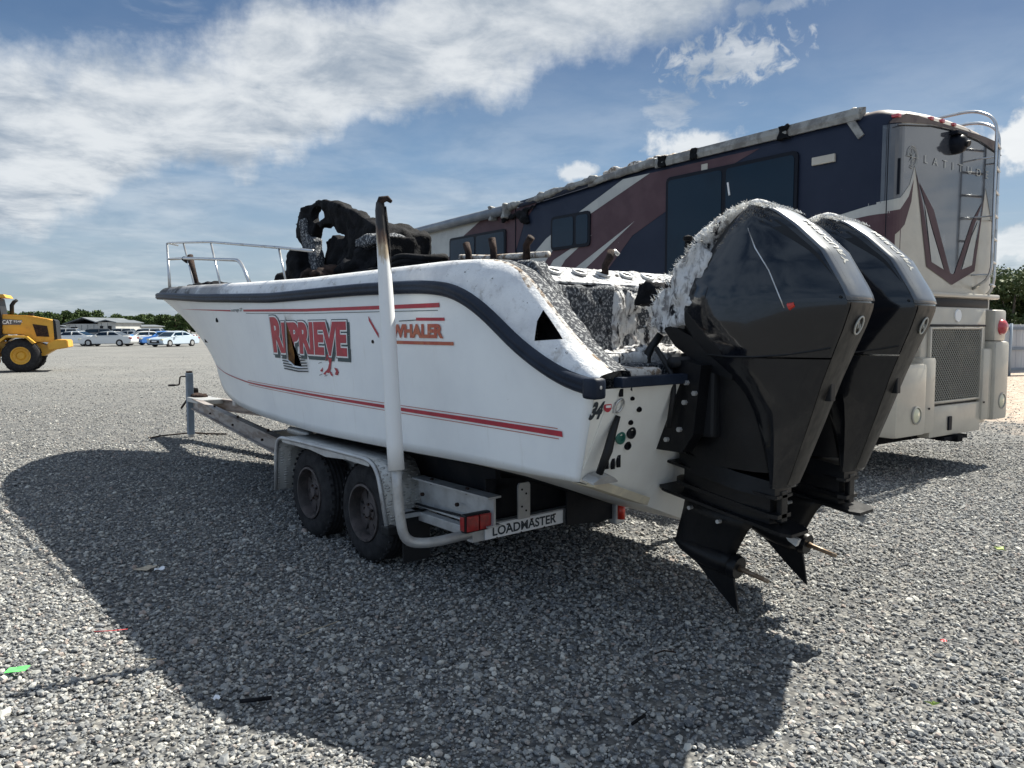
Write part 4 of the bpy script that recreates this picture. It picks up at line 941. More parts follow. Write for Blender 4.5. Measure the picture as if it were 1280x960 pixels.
    # charred head of the engine with shredded glass fibre
    o = MB().prism([(.30, 1.62), (.42, 1.66), (.40, 1.80), (.26, 1.96), (.12, 2.10), (.05, 2.02), (.10, 1.70)], lambda a, b: (a, -.17, b), lambda a, b: (a, .17, b)).obj('burnt_front', M['ash_white'], mo); rough_up(o, .016, .028, 11, 31)
    o = MB().tube([(.14, .0, 2.09), (.05, .0, 2.165), (-.04, .0, 2.225), (-.13, .0, 2.258), (-.2, .0, 2.25)], [.07, .055, .045, .035, .012], 12).obj('ridge_crust', M['ash_white'], mo)
    for v_ in o.data.vertices: v_.co.y *= 2.2
    rough_up(o, .012, .016, 14, 32)
    MB().tube([(.33, -.02, 1.93), (.325, -.02, 2.03), (.315, -.01, 2.12)], [.016, .014, .016], 8).obj('burnt_stud', M['char'], mo, smooth=True)
    MB().lathe([(.0, 0), (.026, .01), (.026, .03), (0, .04)], (.313, -.01, 2.115), 'z', 10).obj('stud_head', M['char'], mo)
    o = MB().box(.40, .56, -.16, .10, 1.80, 1.90).obj('melted_harness', M['char'], mo); rough_up(o, .02, .06, 7, 33)
    r_ = random.Random(11); vs = []; fs = []
    edge = [(.43, 1.68), (.40, 1.80), (.32, 1.93), (.22, 2.03), (.12, 2.12), (.03, 2.19), (-.07, 2.245), (-.16, 2.268), (-.26, 2.235)]
    def em(k, p, dvec, ln, wd):
        i0 = len(vs); side = dvec.cross(Vector((r_.uniform(-1, 1), r_.uniform(-1, 1), r_.uniform(-1, 1)))).normalized() * wd
        mid_ = p + dvec * ln * .55 + Vector((r_.uniform(-1, 1), r_.uniform(-1, 1), r_.uniform(-1, 1))) * ln * .15
        vs.extend([p - side, p + side, mid_ + side * .6, mid_ - side * .6, p + dvec * ln]); fs.extend([(i0, i0 + 1, i0 + 2, i0 + 3), (i0 + 3, i0 + 2, i0 + 4)])
    for k in range(5200):
        u = r_.random() ** .9 * (len(edge) - 1); i = min(int(u), len(edge) - 2); f_ = u - i
        a = edge[i][0] * (1 - f_) + edge[i + 1][0] * f_; b = edge[i][1] * (1 - f_) + edge[i + 1][1] * f_
        yy = r_.uniform(-.17, .19); dn = min(1, u / 5)
        back = r_.random() ** 2 * .10 * (1.1 - dn * .8)
        p = Vector((a - back * .8 + .0, yy, b - back * .35 - abs(yy) * .10))
        dv = Vector((r_.uniform(.1, 1.0) * (1 - .5 * dn), yy * 2.2 + r_.uniform(-.5, .5), r_.uniform(-.2, 1))).normalized()
        em(k, p, dv, r_.uniform(.012, .040) * (1 - .5 * dn), r_.uniform(.0012, .0036))
    for k in range(0):       # fringe hanging on the port face
        z = r_.uniform(1.56, 1.80); x = .40 - (1.80 - z) * .55 + r_.uniform(-.10, .02); p = Vector((x, .20 + r_.uniform(-.02, .03), z))
        em(k, p, Vector((r_.uniform(-.4, .6), r_.uniform(0, .6), r_.uniform(-1, .3))).normalized(), r_.uniform(.01, .03), r_.uniform(.001, .003))
    fo = mesh('shredded_fibres', vs, fs, M['fibre'], mo, recalc=False); fo['kind'] = 'stuff'
    return mo
def world_of(loc):
    c, s_ = math.cos(BOAT_RZ), math.sin(BOAT_RZ); return (BOAT_LOC[0] + c * loc[0] - s_ * loc[1], BOAT_LOC[1] + s_ * loc[0] + c * loc[1], loc[2])
def copy_tree(o, parent=None):
    c = o.copy(); C.objects.link(c)
    if parent is not None: c.parent = parent
    for ch in list(o.children): copy_tree(ch, c)
    return c
m1 = make_motor('port outboard motor, nearer one, its front melted into white shredded fibre'); m1.location = world_of((0, .48, 0)); m1.rotation_euler = (0, 0, BOAT_RZ)
m2 = copy_tree(m1); m2.location = world_of((0, -.205, 0)); m2['label'] = 'farther outboard motor, between the nearer motor and the motorhome'

# ================================================================== TRAILER
tr_ = empty('boat_trailer', BOAT_LOC, BOAT_RZ, 'dull aluminium tandem axle trailer carrying the burnt boat', 'trailer')
M['tread'] = None
def tread_mat():
    m = bpy.data.materials.new('diamond_plate'); m.use_nodes = True; t = NT(m.node_tree); p = t.n['Principled BSDF']
    tc = t.node('ShaderNodeTexCoord'); v = tc.outputs['Object']
    mp = t.node('ShaderNodeMapping'); t.l.new(v, mp.inputs[0]); mp.inputs['Rotation'].default_value = (0, 0, R(45)); mp.inputs['Scale'].default_value = (1, .4, 1)
    vo = t.node('ShaderNodeTexVoronoi'); t.l.new(mp.outputs[0], vo.inputs['Vector']); vo.inputs['Scale'].default_value = 48; vo.inputs['Randomness'].default_value = .15
    h = t.m('SUBTRACT', 1.0, t.ss(vo.outputs['Distance'], .2, .45))
    c = t.mix(t.ss(t.noise(v, 5, 7, .7), .4, .7), (.56, .56, .54), (.38, .37, .34)); c = t.mix(t.m('MULTIPLY', h, .4), c, (.70, .70, .68))
    t.put(p.inputs['Base Color'], c); p.inputs['Metallic'].default_value = .4; p.inputs['Roughness'].default_value = .5
    b = t.node('ShaderNodeBump'); b.inputs['Strength'].default_value = 1; b.inputs['Distance'].default_value = .007; t.put(b.inputs['Height'], h); t.l.new(b.outputs[0], p.inputs['Normal'])
    return m
M['tread'] = tread_mat()
TC = .05                                                # trailer centreline
def beam(name, a, b, h_, w_, flange=.012, m_='galv', parent=None):
    """I-section beam from a to b"""
    a, b = Vector(a), Vector(b); d = (b - a); L = d.length; d.normalize(); side = d.cross(Vector((0, 0, 1))).normalized(); up = side.cross(d)
    mm = Matrix.Translation(a) @ Matrix((d, side, up)).transposed().to_4x4()
    mb = MB(); mb.box(0, L, -w_ / 2, w_ / 2, h_ / 2 - flange, h_ / 2, mm).box(0, L, -w_ / 2, w_ / 2, -h_ / 2, -h_ / 2 + flange, mm).box(.001, L - .001, -.008, .008, -h_ / 2 + flange, h_ / 2 - flange, mm)
    return mb.obj(name, M[m_], parent or tr_)
for sg in (1, -1):
    beam('frame_rail', (1.32, TC + sg * .95, .535), (4.25, TC + sg * .95, .535), .19, .10)
    beam('tongue_beam', (4.15, TC + sg * .93, .53), (9.62, TC + sg * .10, .53), .17, .09, .018, 'galv_brown')
for x in (3.0, 4.3, 6.2):
    wv = .93 if x < 4.5 else .58
    MB().box(x - .05, x + .05, TC - wv, TC + wv, .40, .48, b=.005).obj('cross_member', M['galv'], tr_)
rc = MB().box(1.40, 1.46, TC - 1.02, TC + 1.06, .345, .445, b=.004).obj('rear_cross_member', M['galv'], tr_)
MB().box(1.388, 1.3985, .36, 1.02, .350, .440, b=.003).obj('name_board', M['white'], tr_)
v, f = text2d('LOADMASTER', 1, 0, .025); v = fit2d(v, .54, .060)
mesh('lettering', [(1.3855, .965 - a, .365 + b) for a, b in v], f, M['navyv'], tr_, recalc=False)
for k in range(6): MB().tube([(1.384, .93 - .1 * k + (.02 if k % 2 else 0), .352 + .07 * (k % 2)), (1.388, .93 - .1 * k, .352 + .07 * (k % 2))], .005, 8).obj('rivet', M['rust'], tr_)
# port tail lamp and centre lamp
tl_ = MB().box(1.355, 1.40, 1.00, 1.20, .425, .540, b=.010).obj('lamp_housing', M['black'], tr_)
for (a, b, c, d) in ((1.01, 1.095, .436, .530), (1.105, 1.19, .436, .530)): MB().box(1.342, 1.354, a, b, c, d, b=.005).obj('tail_lamp_lens', M['redlens'], tl_)
MB().box(1.36, 1.398, 1.2005, 1.207, .44, .525, b=.003).obj('side_lens', M['redlens'], tl_)
pl = MB().prism([(.765, .44), (.765, .655), (.755, .672), (.675, .672), (.665, .655), (.665, .44)], lambda a, b: (1.375, a, b), lambda a, b: (1.387, a, b)).obj('rail_bracket', M['galv'], tr_)
for a, b in ((.735, .63), (.70, .60), (.735, .52), (.70, .49)): MB().tube([(1.372, a, b), (1.38, a, b)], .007, 8).obj('bolt_hole', M['char'], pl)
MB().prism([(-.14, .305), (-.05, .315), (.04, .30), (.12, .318), (.22, .325), (.345, .335), (.345, .66), (-.15, .60)], lambda a, b: (1.365, a, b), lambda a, b: (1.378, a, b)).obj('charred_flap', M['bottom'], tr_)
lp = MB().box(1.33, 1.40, -.195, -.10, .27, .43, b=.015).obj('lamp_bracket', M['galv'], tr_)
MB().tube([(1.325, -.148, .31), (1.325, -.148, .42)], .030, 12).obj('marker_lens', M['redorange'], tr_, smooth=True)
MB().tube(arc([P(1.40, .35, .37), P(1.37, .1, .33), P(1.39, -.1, .36), P(1.38, -.16, .27)], .08), .007, 6).obj('wiring', M['galv'], tr_)
MB().prism([(-.17, .37), (.93, .40), (.93, .70), (-.17, .62)], lambda a, b: (1.50, a, b), lambda a, b: (1.515, a, b)).obj('mud_flap', M['bottom'], tr_)
for sg in (1, -1):
    for x in (1.6, 2.0, 3.85, 4.15, 5.2, 6.6, 8.0):
        yb = TC + sg * (.95 if x < 4.2 else .93 - (x - 4.15) * .152)
        MB().tube([(x, yb, .60), (x, yb, .642)], .014, 6).obj('bolt', M['rust'], tr_)
        MB().tube([(x + .05, yb + sg * .035, .53), (x + .05, yb + sg * .055, .53)], .013, 6).obj('bolt', M['rust'], tr_)
MB().tube(arc([P(1.5, TC + .99, .47), P(2.0, TC + 1.005, .455), P(3.0, TC + .99, .465), P(4.2, TC + .99, .46)], .2), .008, 6).obj('brake_line', M['black'], tr_, smooth=True)
MB().prism([(2.0, 1.02), (2.0, 1.23), (2.012, 1.23), (2.012, 1.02)], lambda a, b: (a, b, .10), lambda a, b: (a, b, .44)).obj('splash_guard', M['black'], tr_)
# bunks and axles
for sg in (1, -1):
    MB().box(1.5, 4.35, TC + sg * .74 - .05, TC + sg * .74 + .05, .625, .665).obj('bunk_board', M['bottom'], tr_); MB().box(1.5, 4.05, TC + sg * .76, TC + sg * .80, .54, .80).obj('bunk_carpet', M['bottom'], tr_)
    MB().tube([(4.46, TC + sg * .86, .715), (4.05, TC + sg * .86, .715)], .035, 10).obj('bunk_tube', M['galv'], tr_, smooth=True)
for x in (2.50, 3.37): MB().box(x - .035, x + .035, TC - 1.0, TC + 1.0, .30, .37, b=.008).obj('axle', M['rust'], tr_)
# fenders
def fender(sg):
    prof = [(3.885, .30), (3.865, .62), (3.83, .72), (3.76, .755), (3.4, .762), (2.7, .764), (2.34, .762), (2.24, .735), (2.18, .66), (2.07, .30)]
    y0, y1 = TC + sg * .93, TC + sg * 1.255
    fe = empty('fender_' if False else 'fender', (0, 0, 0)); fe.parent = tr_
    vs = [(a, y, b) for a, b in prof for y in (y0, y1)]; n = len(prof)
    o = mesh('fender_top', vs, grid_faces(n, 2), M['tread'], fe, angle=40); md = o.modifiers.new('t', 'SOLIDIFY'); md.thickness = .006; md.offset = 0
    MB().tube(arc([Vector((a, y1, b)) for a, b in prof], .05, 3), .016, 8).obj('fender_lip', M['galv'], fe, smooth=True)
    # side skirt between the wheels' arches
    pr2 = [(3.76, .755), (2.30, .755), (2.30, .715), (2.62, .722), (2.95, .70), (3.20, .722), (3.72, .722)]
    MB().prism(pr2, lambda a, b: (a, y1 - .004, b), lambda a, b: (a, y1 + .004, b)).obj('fender_skirt', M['galv'], fe)
    MB().box(2.03, 2.13, y1 - .05 if sg > 0 else y1 - .02, y1 + .02 if sg > 0 else y1 + .05, .29, .35, b=.01).obj('bump_stop', M['black'], fe)
    return fe
fender(1); fender(-1)
for sg in (1,):
    MB().box(1.98, 2.35, TC + .90, TC + 1.18, .405, .43).obj('step_plate', M['galv'], tr_)
    MB().box(1.45, 2.3, TC + 1.0, TC + 1.06, .37, .43, b=.004).obj('outrigger', M['galv'], tr_)
# wheels
def make_wheel(y_out, sg):
    wh = empty('wheel', (0, 0, 0)); wh.parent = tr_
    # tyre section: outer wall, shoulders, tread with grooves
    Rr, W = .355, .205
    pr = [(.205, -.02), (.215, -.004), (.26, .0), (.30, -.004), (.325, -.016), (.343, -.030), (.350, -.040)]
    gro = []
    for k in range(4):
        c = -.055 - .032 * k; gro += [(.355, c + .012), (.355, c + .003), (.344, c + .001), (.344, c - .006)]
    prof = pr + gro + [(.350, -W + .035), (.34, -W + .02), (.30, -W), (.215, -W), (.205, -W + .02)]
    ty_ = MB().lathe([(r_, a * sg) for r_, a in prof], (0, y_out, 0), 'y', 56).obj('tyre', M['tyre'], wh, angle=35)
    tb = MB()
    for k in range(72):
        a = 2 * PI * k / 72; mm = Matrix.Translation((0, y_out - sg * (.034 if k % 2 else W - .034), 0)) @ Matrix.Rotation(a, 4, 'Y')
        tb.box(.343, .358, -.016, .016, -.010, .010, mm)
    tb.obj('tread_blocks', M['tyre'], wh)['kind'] = 'stuff'
    rim = MB().lathe([(.207, -.02 * sg), (.205, .004 * sg), (.190, .006 * sg), (.180, -.02 * sg), (.176, -.075 * sg), (.165, -.090 * sg)], (0, y_out, 0), 'y', 40).obj('rim', M['rim'], wh, angle=30)
    # spoked disc: five openings
    disc = []
    for k in range(8):
        a0 = 2 * PI * k / 8; mm = Matrix.Rotation(a0, 4, 'Y')
        MB().prism([(.055, -.03), (.175, -.042), (.178, .042), (.055, .03)], lambda a, b: mm @ Vector((a, y_out - sg * (.055 + (a - .05) * .15), b)), lambda a, b: mm @ Vector((a, y_out - sg * (.075 + (a - .05) * .15), b))).obj('spoke', M['rim'], rim)
    MB().lathe([(.0, -.030 * sg), (.035, -.030 * sg), (.040, -.045 * sg), (.062, -.050 * sg), (.066, -.080 * sg)], (0, y_out, 0), 'y', 24).obj('hub', M['rim'], rim, angle=30)
    for k in range(5):
        a = 2 * PI * k / 5 + .3; MB().tube([(.052 * math.cos(a), y_out - sg * .035, .052 * math.sin(a)), (.052 * math.cos(a), y_out - sg * .060, .052 * math.sin(a))], .010, 6).obj('wheel_nut', M['rust'], rim)
    MB().lathe([(.178, -.10 * sg), (.0, -.10 * sg)], (0, y_out, 0), 'y', 24).obj('brake_drum', M['char'], rim)
    return wh
for sg, yo in ((1, TC + 1.20), (-1, TC - 1.20)):
    w0 = make_wheel(yo, sg); w0.location = (2.50, 0, .352)
    w1 = copy_tree(w0, tr_); w1.location = (3.37, 0, .352)
    w1.rotation_euler = (0, R(23), 0)
# guide post: steel elbow and white plastic sleeve, charred and split at the top
MB().tube(arc([P(1.43, 1.0, .40), P(1.43, 1.40, .39), P(1.46, 1.56, .42), P(1.465, 1.59, .62), P(1.475, 1.60, .90)], .12, 6), .030, 12).obj('guide_elbow', M['galv'], tr_, smooth=True)
def sleeve_mat():
    m = bpy.data.materials.new('scorched_pvc_sleeve'); m.use_nodes = True; t = NT(m.node_tree); p = t.n['Principled BSDF']
    tc = t.node('ShaderNodeTexCoord'); v = tc.outputs['Object']; sep = t.node('ShaderNodeSeparateXYZ'); t.l.new(v, sep.inputs[0])
    mp = t.node('ShaderNodeMapping'); t.l.new(v, mp.inputs[0]); mp.inputs['Scale'].default_value = (9, 9, 1.6)
    n = t.noise(mp.outputs[0], 1.6, 7, .65, .4)
    # burnt from the top and along the inboard, aft side
    f = t.m('ADD', t.m('MULTIPLY', t.m('SUBTRACT', sep.outputs[2], 2.02), 1.1), t.m('MULTIPLY', t.m('SUBTRACT', n, .5), 1.3))
    f = t.m('SUBTRACT', f, t.m('MULTIPLY', t.m('SUBTRACT', t.m('ADD', sep.outputs[0], -.43), t.m('MULTIPLY', sep.outputs[2], .55)), 4.5))
    c = t.mix(t.ss(f, -.30, -.12), (.74, .75, .75), (.42, .33, .22)); c = t.mix(t.ss(f, -.12, .10), c, (.11, .06, .035)); c = t.mix(t.ss(f, .10, .32), c, (.015, .012, .012))
    t.put(p.inputs['Base Color'], c); p.inputs['Roughness'].default_value = .5; return m
M['sleeve'] = sleeve_mat()
gp = [(1.470, 1.600, .845), (1.49, 1.598, 1.0), (1.555, 1.585, 1.5), (1.61, 1.572, 1.85), (1.645, 1.562, 2.05), (1.675, 1.556, 2.22), (1.695, 1.552, 2.34), (1.702, 1.55, 2.385)]
gs_ = MB().tube(gp, [.047, .047, .045, .042, .038, .034, .031, .024], 20).obj('guide_sleeve', M['sleeve'], tr_, smooth=True)
MB().tube([(1.702, 1.55, 2.37), (1.695, 1.545, 2.402), (1.668, 1.52, 2.408), (1.650, 1.505, 2.388)], [.026, .024, .018, .010], 10).obj('curled_tip', M['rust'], tr_, smooth=True)
MB().tube([(1.668, 1.535, 2.36), (1.645, 1.535, 2.2), (1.62, 1.54, 2.06), (1.60, 1.545, 1.95)], [.006, .013, .010, .004], 8).obj('charred_strip', M['char'], tr_, smooth=True)
# starboard guide post, mostly behind the hull
MB().tube(arc([P(1.43, -.9, .40), P(1.43, -1.40, .42), P(1.46, -1.46, .9)], .12, 6), .030, 10).obj('guide_elbow', M['galv'], tr_, smooth=True)
# jack, coupler, chain at the front
jk = MB().box(9.77, 9.86, .10, .19, .04, .98, b=.006).obj('tongue_jack', M['fence_rail'], tr_)
MB().box(9.785, 9.845, .115, .175, -.0, .05).obj('jack_foot', M['galv'], jk); MB().box(9.775, 9.855, .105, .185, .981, 1.01, b=.01).obj('jack_cap', M['rust'], jk)
MB().tube(arc([P(9.815, .20, .93), P(9.85, .27, .93), P(9.86, .28, .80), P(9.88, .36, .80)], .03), .011, 6).obj('crank', M['rust'], jk, smooth=True)
MB().tube([(9.87, .34, .80), (9.89, .43, .80)], .016, 8).obj('crank_grip', M['black'], jk)
cp = MB().box(9.55, 9.98, -.04, .14, .55, .66, b=.02).obj('coupler', M['rust'], tr_); rough_up(cp, .02, .02, 12, 40)
MB().box(9.9, 10.12, -.02, .12, .56, .74, b=.03).obj('winch_block', M['char'], tr_)
MB().tube([(10.02, .12, .56), (10.08, .2, .42)], .016, 8).obj('coupler_lever', M['rust'], tr_)
MB().box(9.1, 9.75, TC - .16, TC + .16, .55, .62, b=.01).obj('tongue_plate', M['galv'], tr_)
for q, (cx_, cy_) in enumerate(((9.92, .16), (9.98, .12))):
    for k in range(13):
        z = .50 - k * .036; a = PI / 2 * (k % 2)
        MB().tube([(cx_ + .012 * math.cos(a) * math.cos(b), cy_ + .012 * math.sin(a) * math.cos(b), z + .024 * math.sin(b)) for b in [2 * PI * i / 8 for i in range(8)]], .005, 5, closed=True).obj('chain_link', M['rust'], tr_)
MB().tube([(9.98, .12, .05), (9.85, -.1, .025), (9.6, -.32, .025)], .014, 6).obj('safety_chain', M['rust'], tr_)
MB().tube([(9.92, .16, .05), (10.05, .5, .025), (9.95, .72, .02)], .012, 6).obj('safety_chain', M['rust'], tr_)
# winch post and bow stop
MB().box(8.1, 8.2, TC - .04, TC + .04, .6, 1.15, b=.01).obj('winch_post', M['galv'], tr_)

# ================================================================== MOTORHOME
RV_LOC = (3.9, 8.05, 0); RV_RZ = R(125.5); RW = 2.55; RL = 12.2; RC = .24
rv = empty('motorhome', RV_LOC, RV_RZ, 'large navy maroon and tan motorhome with torn roof edge and rear ladder', 'motorhome')
ZT = [(0, 4.02), (3.6, 4.0), (5.0, 3.90), (6.6, 3.82), (8.5, 3.77), (12.2, 3.70)]
def inset(a, r=RC): return 0 if a >= r else r - math.sqrt(max(0, r * r - (r - a) ** 2))
def rv_sec(x):
    zt = smooth_tab(ZT, x, .6); i = inset(x) if x < 1 else inset(RL - x); r = .17; pts = []
    rear = x < RC
    for (y, z) in [(0, .50), (0, 1.2), (0, 2.2), (0, 3.2)] + [(-r + r * math.cos(a), zt - .06 - r + r * math.sin(a)) for a in (0, R(22), R(45), R(68), R(90))] + [(-.5, zt - .02), (-.9, zt + .005), (-RW / 2, zt + .012)]:
        pts.append((y, z))
    pts += [(-RW - y, z) for y, z in pts[-2::-1]]
    out = []
    for y, z in pts:
        cy = -RW / 2; w_ = (RW / 2 - i) / (RW / 2); yy = cy + (y - cy) * w_; zz = z - (i * .55 if z > 3.3 else 0); out.append((x, yy, zz))
    return out
rxs = [0, .01, .03, .06, .10, .15, .2, .24] + [.5 + .5 * k for k in range(23)] + [RL - .24, RL - .1, RL - .02, RL]
rxs = sorted(rxs); vs = [p for x in rxs for p in rv_sec(x)]; n = len(rv_sec(1)); fs = grid_faces(len(rxs), n, loop=True)
nb = len(fs); fs += [tuple(range(n)), tuple((len(rxs) - 1) * n + k for k in range(n))]
ix = []
for q in fs:
    c = sum((Vector(vs[i]) for i in q), Vector()) / len(q)
    if c.x < .06 and c.z < 3.55 or c.x < .01: ix.append(1)
    elif c.z > 3.90 and c.x < 1.2: ix.append(2)
    elif c.z > 3.62 and c.x > 1.2 and -2.45 < c.y < -.1: ix.append(3)
    else: ix.append(0)
body = mesh('body', vs, fs, [M['rv_navy'], M['rv_tan'], M['rv_tan_dusty'], M['rv_trim']], rv, angle=40, matidx=ix)
def decal(name, poly, m_, plane, cuts=(), off=.004, parent=None):
    """flat paint shape on the side ('s': x, z) or the rear ('r': y, z) of the coach, following its curved corner"""
    bm = bmesh.new(); f = bm.faces.new([bm.verts.new((a, b, 0)) for a, b in poly])
    ks = ([.02, .05, .08, .12, .16, .2, .24] if plane == 's' else [-.02, -.05, -.08, -.12, -.16, -.2, -.24] + [-RW + q for q in (.02, .05, .08, .12, .16, .2, .24)])
    for k in ks: bmesh.ops.bisect_plane(bm, geom=bm.faces[:] + bm.edges[:] + bm.verts[:], plane_co=(k, 0, 0), plane_no=(1, 0, 0))
    bmesh.ops.triangulate(bm, faces=bm.faces)
    for v in bm.verts:
        a, b = v.co.x, v.co.y
        if plane == 's': v.co = (a, -inset(a) + off, b)
        else: v.co = (inset(-a) if a > -RW / 2 else inset(a + RW), a, b); v.co.x -= off
    me = bpy.data.meshes.new(name); bm.to_mesh(me); bm.free(); me.materials.append(m_)
    return link(bpy.data.objects.new(name, me), parent or rv)
S_ = 's'; Rr_ = 'r'
decal('paint_panel', [(7.65, 3.66), (8.6, 3.3), (9.6, 2.3), (10.4, .6), (12.1, .6), (12.1, 3.62)], M['rv_cream'], S_)
decal('paint_swoosh', [(7.65, 3.66), (6.0, 3.74), (6.35, 3.45), (6.62, 2.95), (7.4, 2.2), (8.4, .6), (10.4, .6), (9.6, 2.3), (8.6, 3.3)], M['rv_mauve'], S_)
decal('paint_swoosh', [(1.61, 3.80), (1.94, 3.70), (3.09, 3.25), (3.75, 2.98), (4.4, 2.40), (5.2, 1.2), (5.6, .6), (7.4, .6), (6.3, 2.3), (5.5, 2.98), (4.66, 3.40), (3.45, 3.80)], M['rv_mauve'], S_)
decal('paint_stripe', [(3.42, 3.80), (4.66, 3.39), (5.45, 3.02), (6.28, 2.30), (6.8, 1.6), (7.4, 1.6), (6.65, 2.55), (5.75, 3.12), (4.95, 3.44), (3.95, 3.80)], M['rv_cream'], S_, off=.007)
decal('paint_stripe', [(3.70, 3.18), (4.75, 2.58), (5.3, 2.0), (5.8, 2.0), (5.0, 2.60)], M['rv_cream'], S_, off=.007)
decal('paint_stripe', [(4.6, 3.08), (5.25, 2.74), (5.9, 2.1), (6.2, 2.1), (5.55, 2.76)], M['rv_cream'], S_, off=.008)
decal('paint_stripe', [(.0, 2.97), (.25, 2.94), (.55, 2.89), (1.4, 2.80), (2.8, 2.72), (2.8, 2.66), (1.4, 2.74), (.55, 2.81), (.25, 2.84), (.0, 2.86)], M['rv_cream'], S_, off=.007)
decal('paint_swoosh', [(.0, 2.86), (.25, 2.84), (.55, 2.81), (1.4, 2.74), (1.9, 2.3), (1.3, 1.9), (0, 2.3)], M['rv_mauve'], S_, off=.0045)
decal('skirt_panel', [(0, .55), (0, 2.3), (1.3, 1.9), (3.6, 1.5), (8.0, 1.4), (8.6, .55)], M['rv_tan'], S_, off=.006)
# rear paint
decal('rear_paint', [(-.03, 3.76), (-.8, 3.85), (-1.3, 3.87), (-1.9, 3.84), (-2.50, 3.74), (-2.53, 2.85), (-2.3, 2.95), (-2.12, 3.32), (-1.88, 2.42), (-1.38, 2.22), (-.82, 2.42), (-.47, 3.38), (-.37, 3.16), (-.2, 3.01), (-.03, 2.96)], M['rv_grey'], Rr_, off=.004)
decal('rear_cap', [(-.06, 3.775), (-.8, 3.858), (-1.3, 3.878), (-1.9, 3.848), (-2.48, 3.755), (-2.46, 3.82), (-2.3, 3.89), (-2.05, 3.905), (-.5, 3.905), (-.25, 3.89), (-.09, 3.82)], M['rv_tan_dusty'], Rr_, off=.005)
decal('rear_swoosh', [(-.0, 2.86), (-.2, 2.90), (-.36, 3.05), (-.455, 3.24), (-.42, 3.0), (-.30, 2.75), (-.03, 2.55)], M['rv_mauve'], Rr_, off=.006)
decal('rear_stripe', [(-.0, 2.97), (-.2, 3.02), (-.37, 3.17), (-.47, 3.40), (-.45, 3.24), (-.36, 3.05), (-.2, 2.90), (-.0, 2.86)], M['rv_cream'], Rr_, off=.007)
decal('rear_chevron', [(-.50, 3.32), (-.79, 2.33), (-1.38, 2.15), (-1.92, 2.33), (-2.11, 3.30), (-1.98, 2.8), (-1.84, 2.41), (-1.38, 2.27), (-.88, 2.41), (-.68, 2.95)], M['rv_mauve'], Rr_, off=.007)
decal('rear_chevron', [(-.56, 3.22), (-.78, 2.90), (-1.20, 2.30), (-1.34, 2.26), (-.90, 2.95)], M['rv_mauve'], Rr_, off=.009)
decal('rear_chevron', [(-2.05, 3.15), (-1.86, 2.85), (-1.56, 2.32), (-1.42, 2.27), (-1.80, 2.90)], M['rv_mauve'], Rr_, off=.009)
decal('rear_sliver', [(-.70, 3.0), (-.89, 2.385), (-1.17, 2.315), (-.86, 2.75)], M['rv_cream'], Rr_, off=.010)
decal('rear_sliver', [(-1.96, 2.92), (-1.84, 2.395), (-1.60, 2.335), (-1.80, 2.72)], M['rv_cream'], Rr_, off=.010)
def rv_text(body_, y0, z0, w_, h_, m_, sp):
    v, f = text2d(body_, 1, 0, .0, sp); v = fit2d(v, w_, h_); mesh('lettering', [(-.012, y0 - a, z0 + b) for a, b in v], f, m_, rv, recalc=False)
rv_text('LATITUDE', -.66, 3.43, 1.50, .085, M['rv_cream'], 2.4)
em_ = Vector((-.012, -.40, 3.46))
for rr_ in (.105, .085): MB().tube([em_ + Vector((0, rr_ * math.cos(a), rr_ * 1.1 * math.sin(a))) for a in [2 * PI * i / 28 for i in range(24)]], .003, 5).obj('emblem_ring', M['rv_cream'], rv)
for k in range(8):
    a = 2 * PI * k / 8; ln = .13 if k % 2 == 0 else .08
    MB().tube([em_, em_ + Vector((0, ln * math.cos(a), ln * math.sin(a)))], [.006, .001], 5).obj('emblem_ray', M['rv_cream'], rv)
MB().tube([(-.013, -.08 + .0, 3.745), (-.016, -.8, 3.84), (-.016, -1.3, 3.86), (-.016, -1.9, 3.83), (-.013, -2.46, 3.74)], .007, 6).obj('rear_seam', M['rvframe'], rv)
MB().tube([(.055, -.035, 3.80), (.055, -.035, .6)], .005, 6).obj('corner_seam', M['rvframe'], rv)
for y, z0, z1 in ((-.16, 3.05, 3.42), (-2.42, 3.02, 3.36)): MB().box(-.012, .02, y - .006, y + .006, z0, z1).obj('vent_slot', M['rvframe'], rv)
for x, y, z in ((.02, -.14, 3.85), (-.0, -.78, 3.915), (-.0, -1.02, 3.925), (-.0, -1.28, 3.925), (.02, -2.36, 3.86)):
    MB().box(x - .02, x + .06, y - .035, y + .035, z - .015, z + .022, b=.010).obj('marker_lamp', M['reddome'], rv, smooth=True)
cm = MB().lathe([(.0, -.14), (.06, -.135), (.095, -.10), (.108, -.05), (.11, 0)], (0, -1.30, 3.71), 'x', 20).obj('camera_dome', M['rvframe'], rv, smooth=True)
MB().tube([(-.14, -1.30, 3.70), (-.17, -1.30, 3.69)], .035, 12).obj('camera_lens', M['black'], cm)
MB().box(-.10, .02, -1.42, -1.18, 3.80, 3.845, b=.015).obj('camera_hood', M['rvframe'], cm)
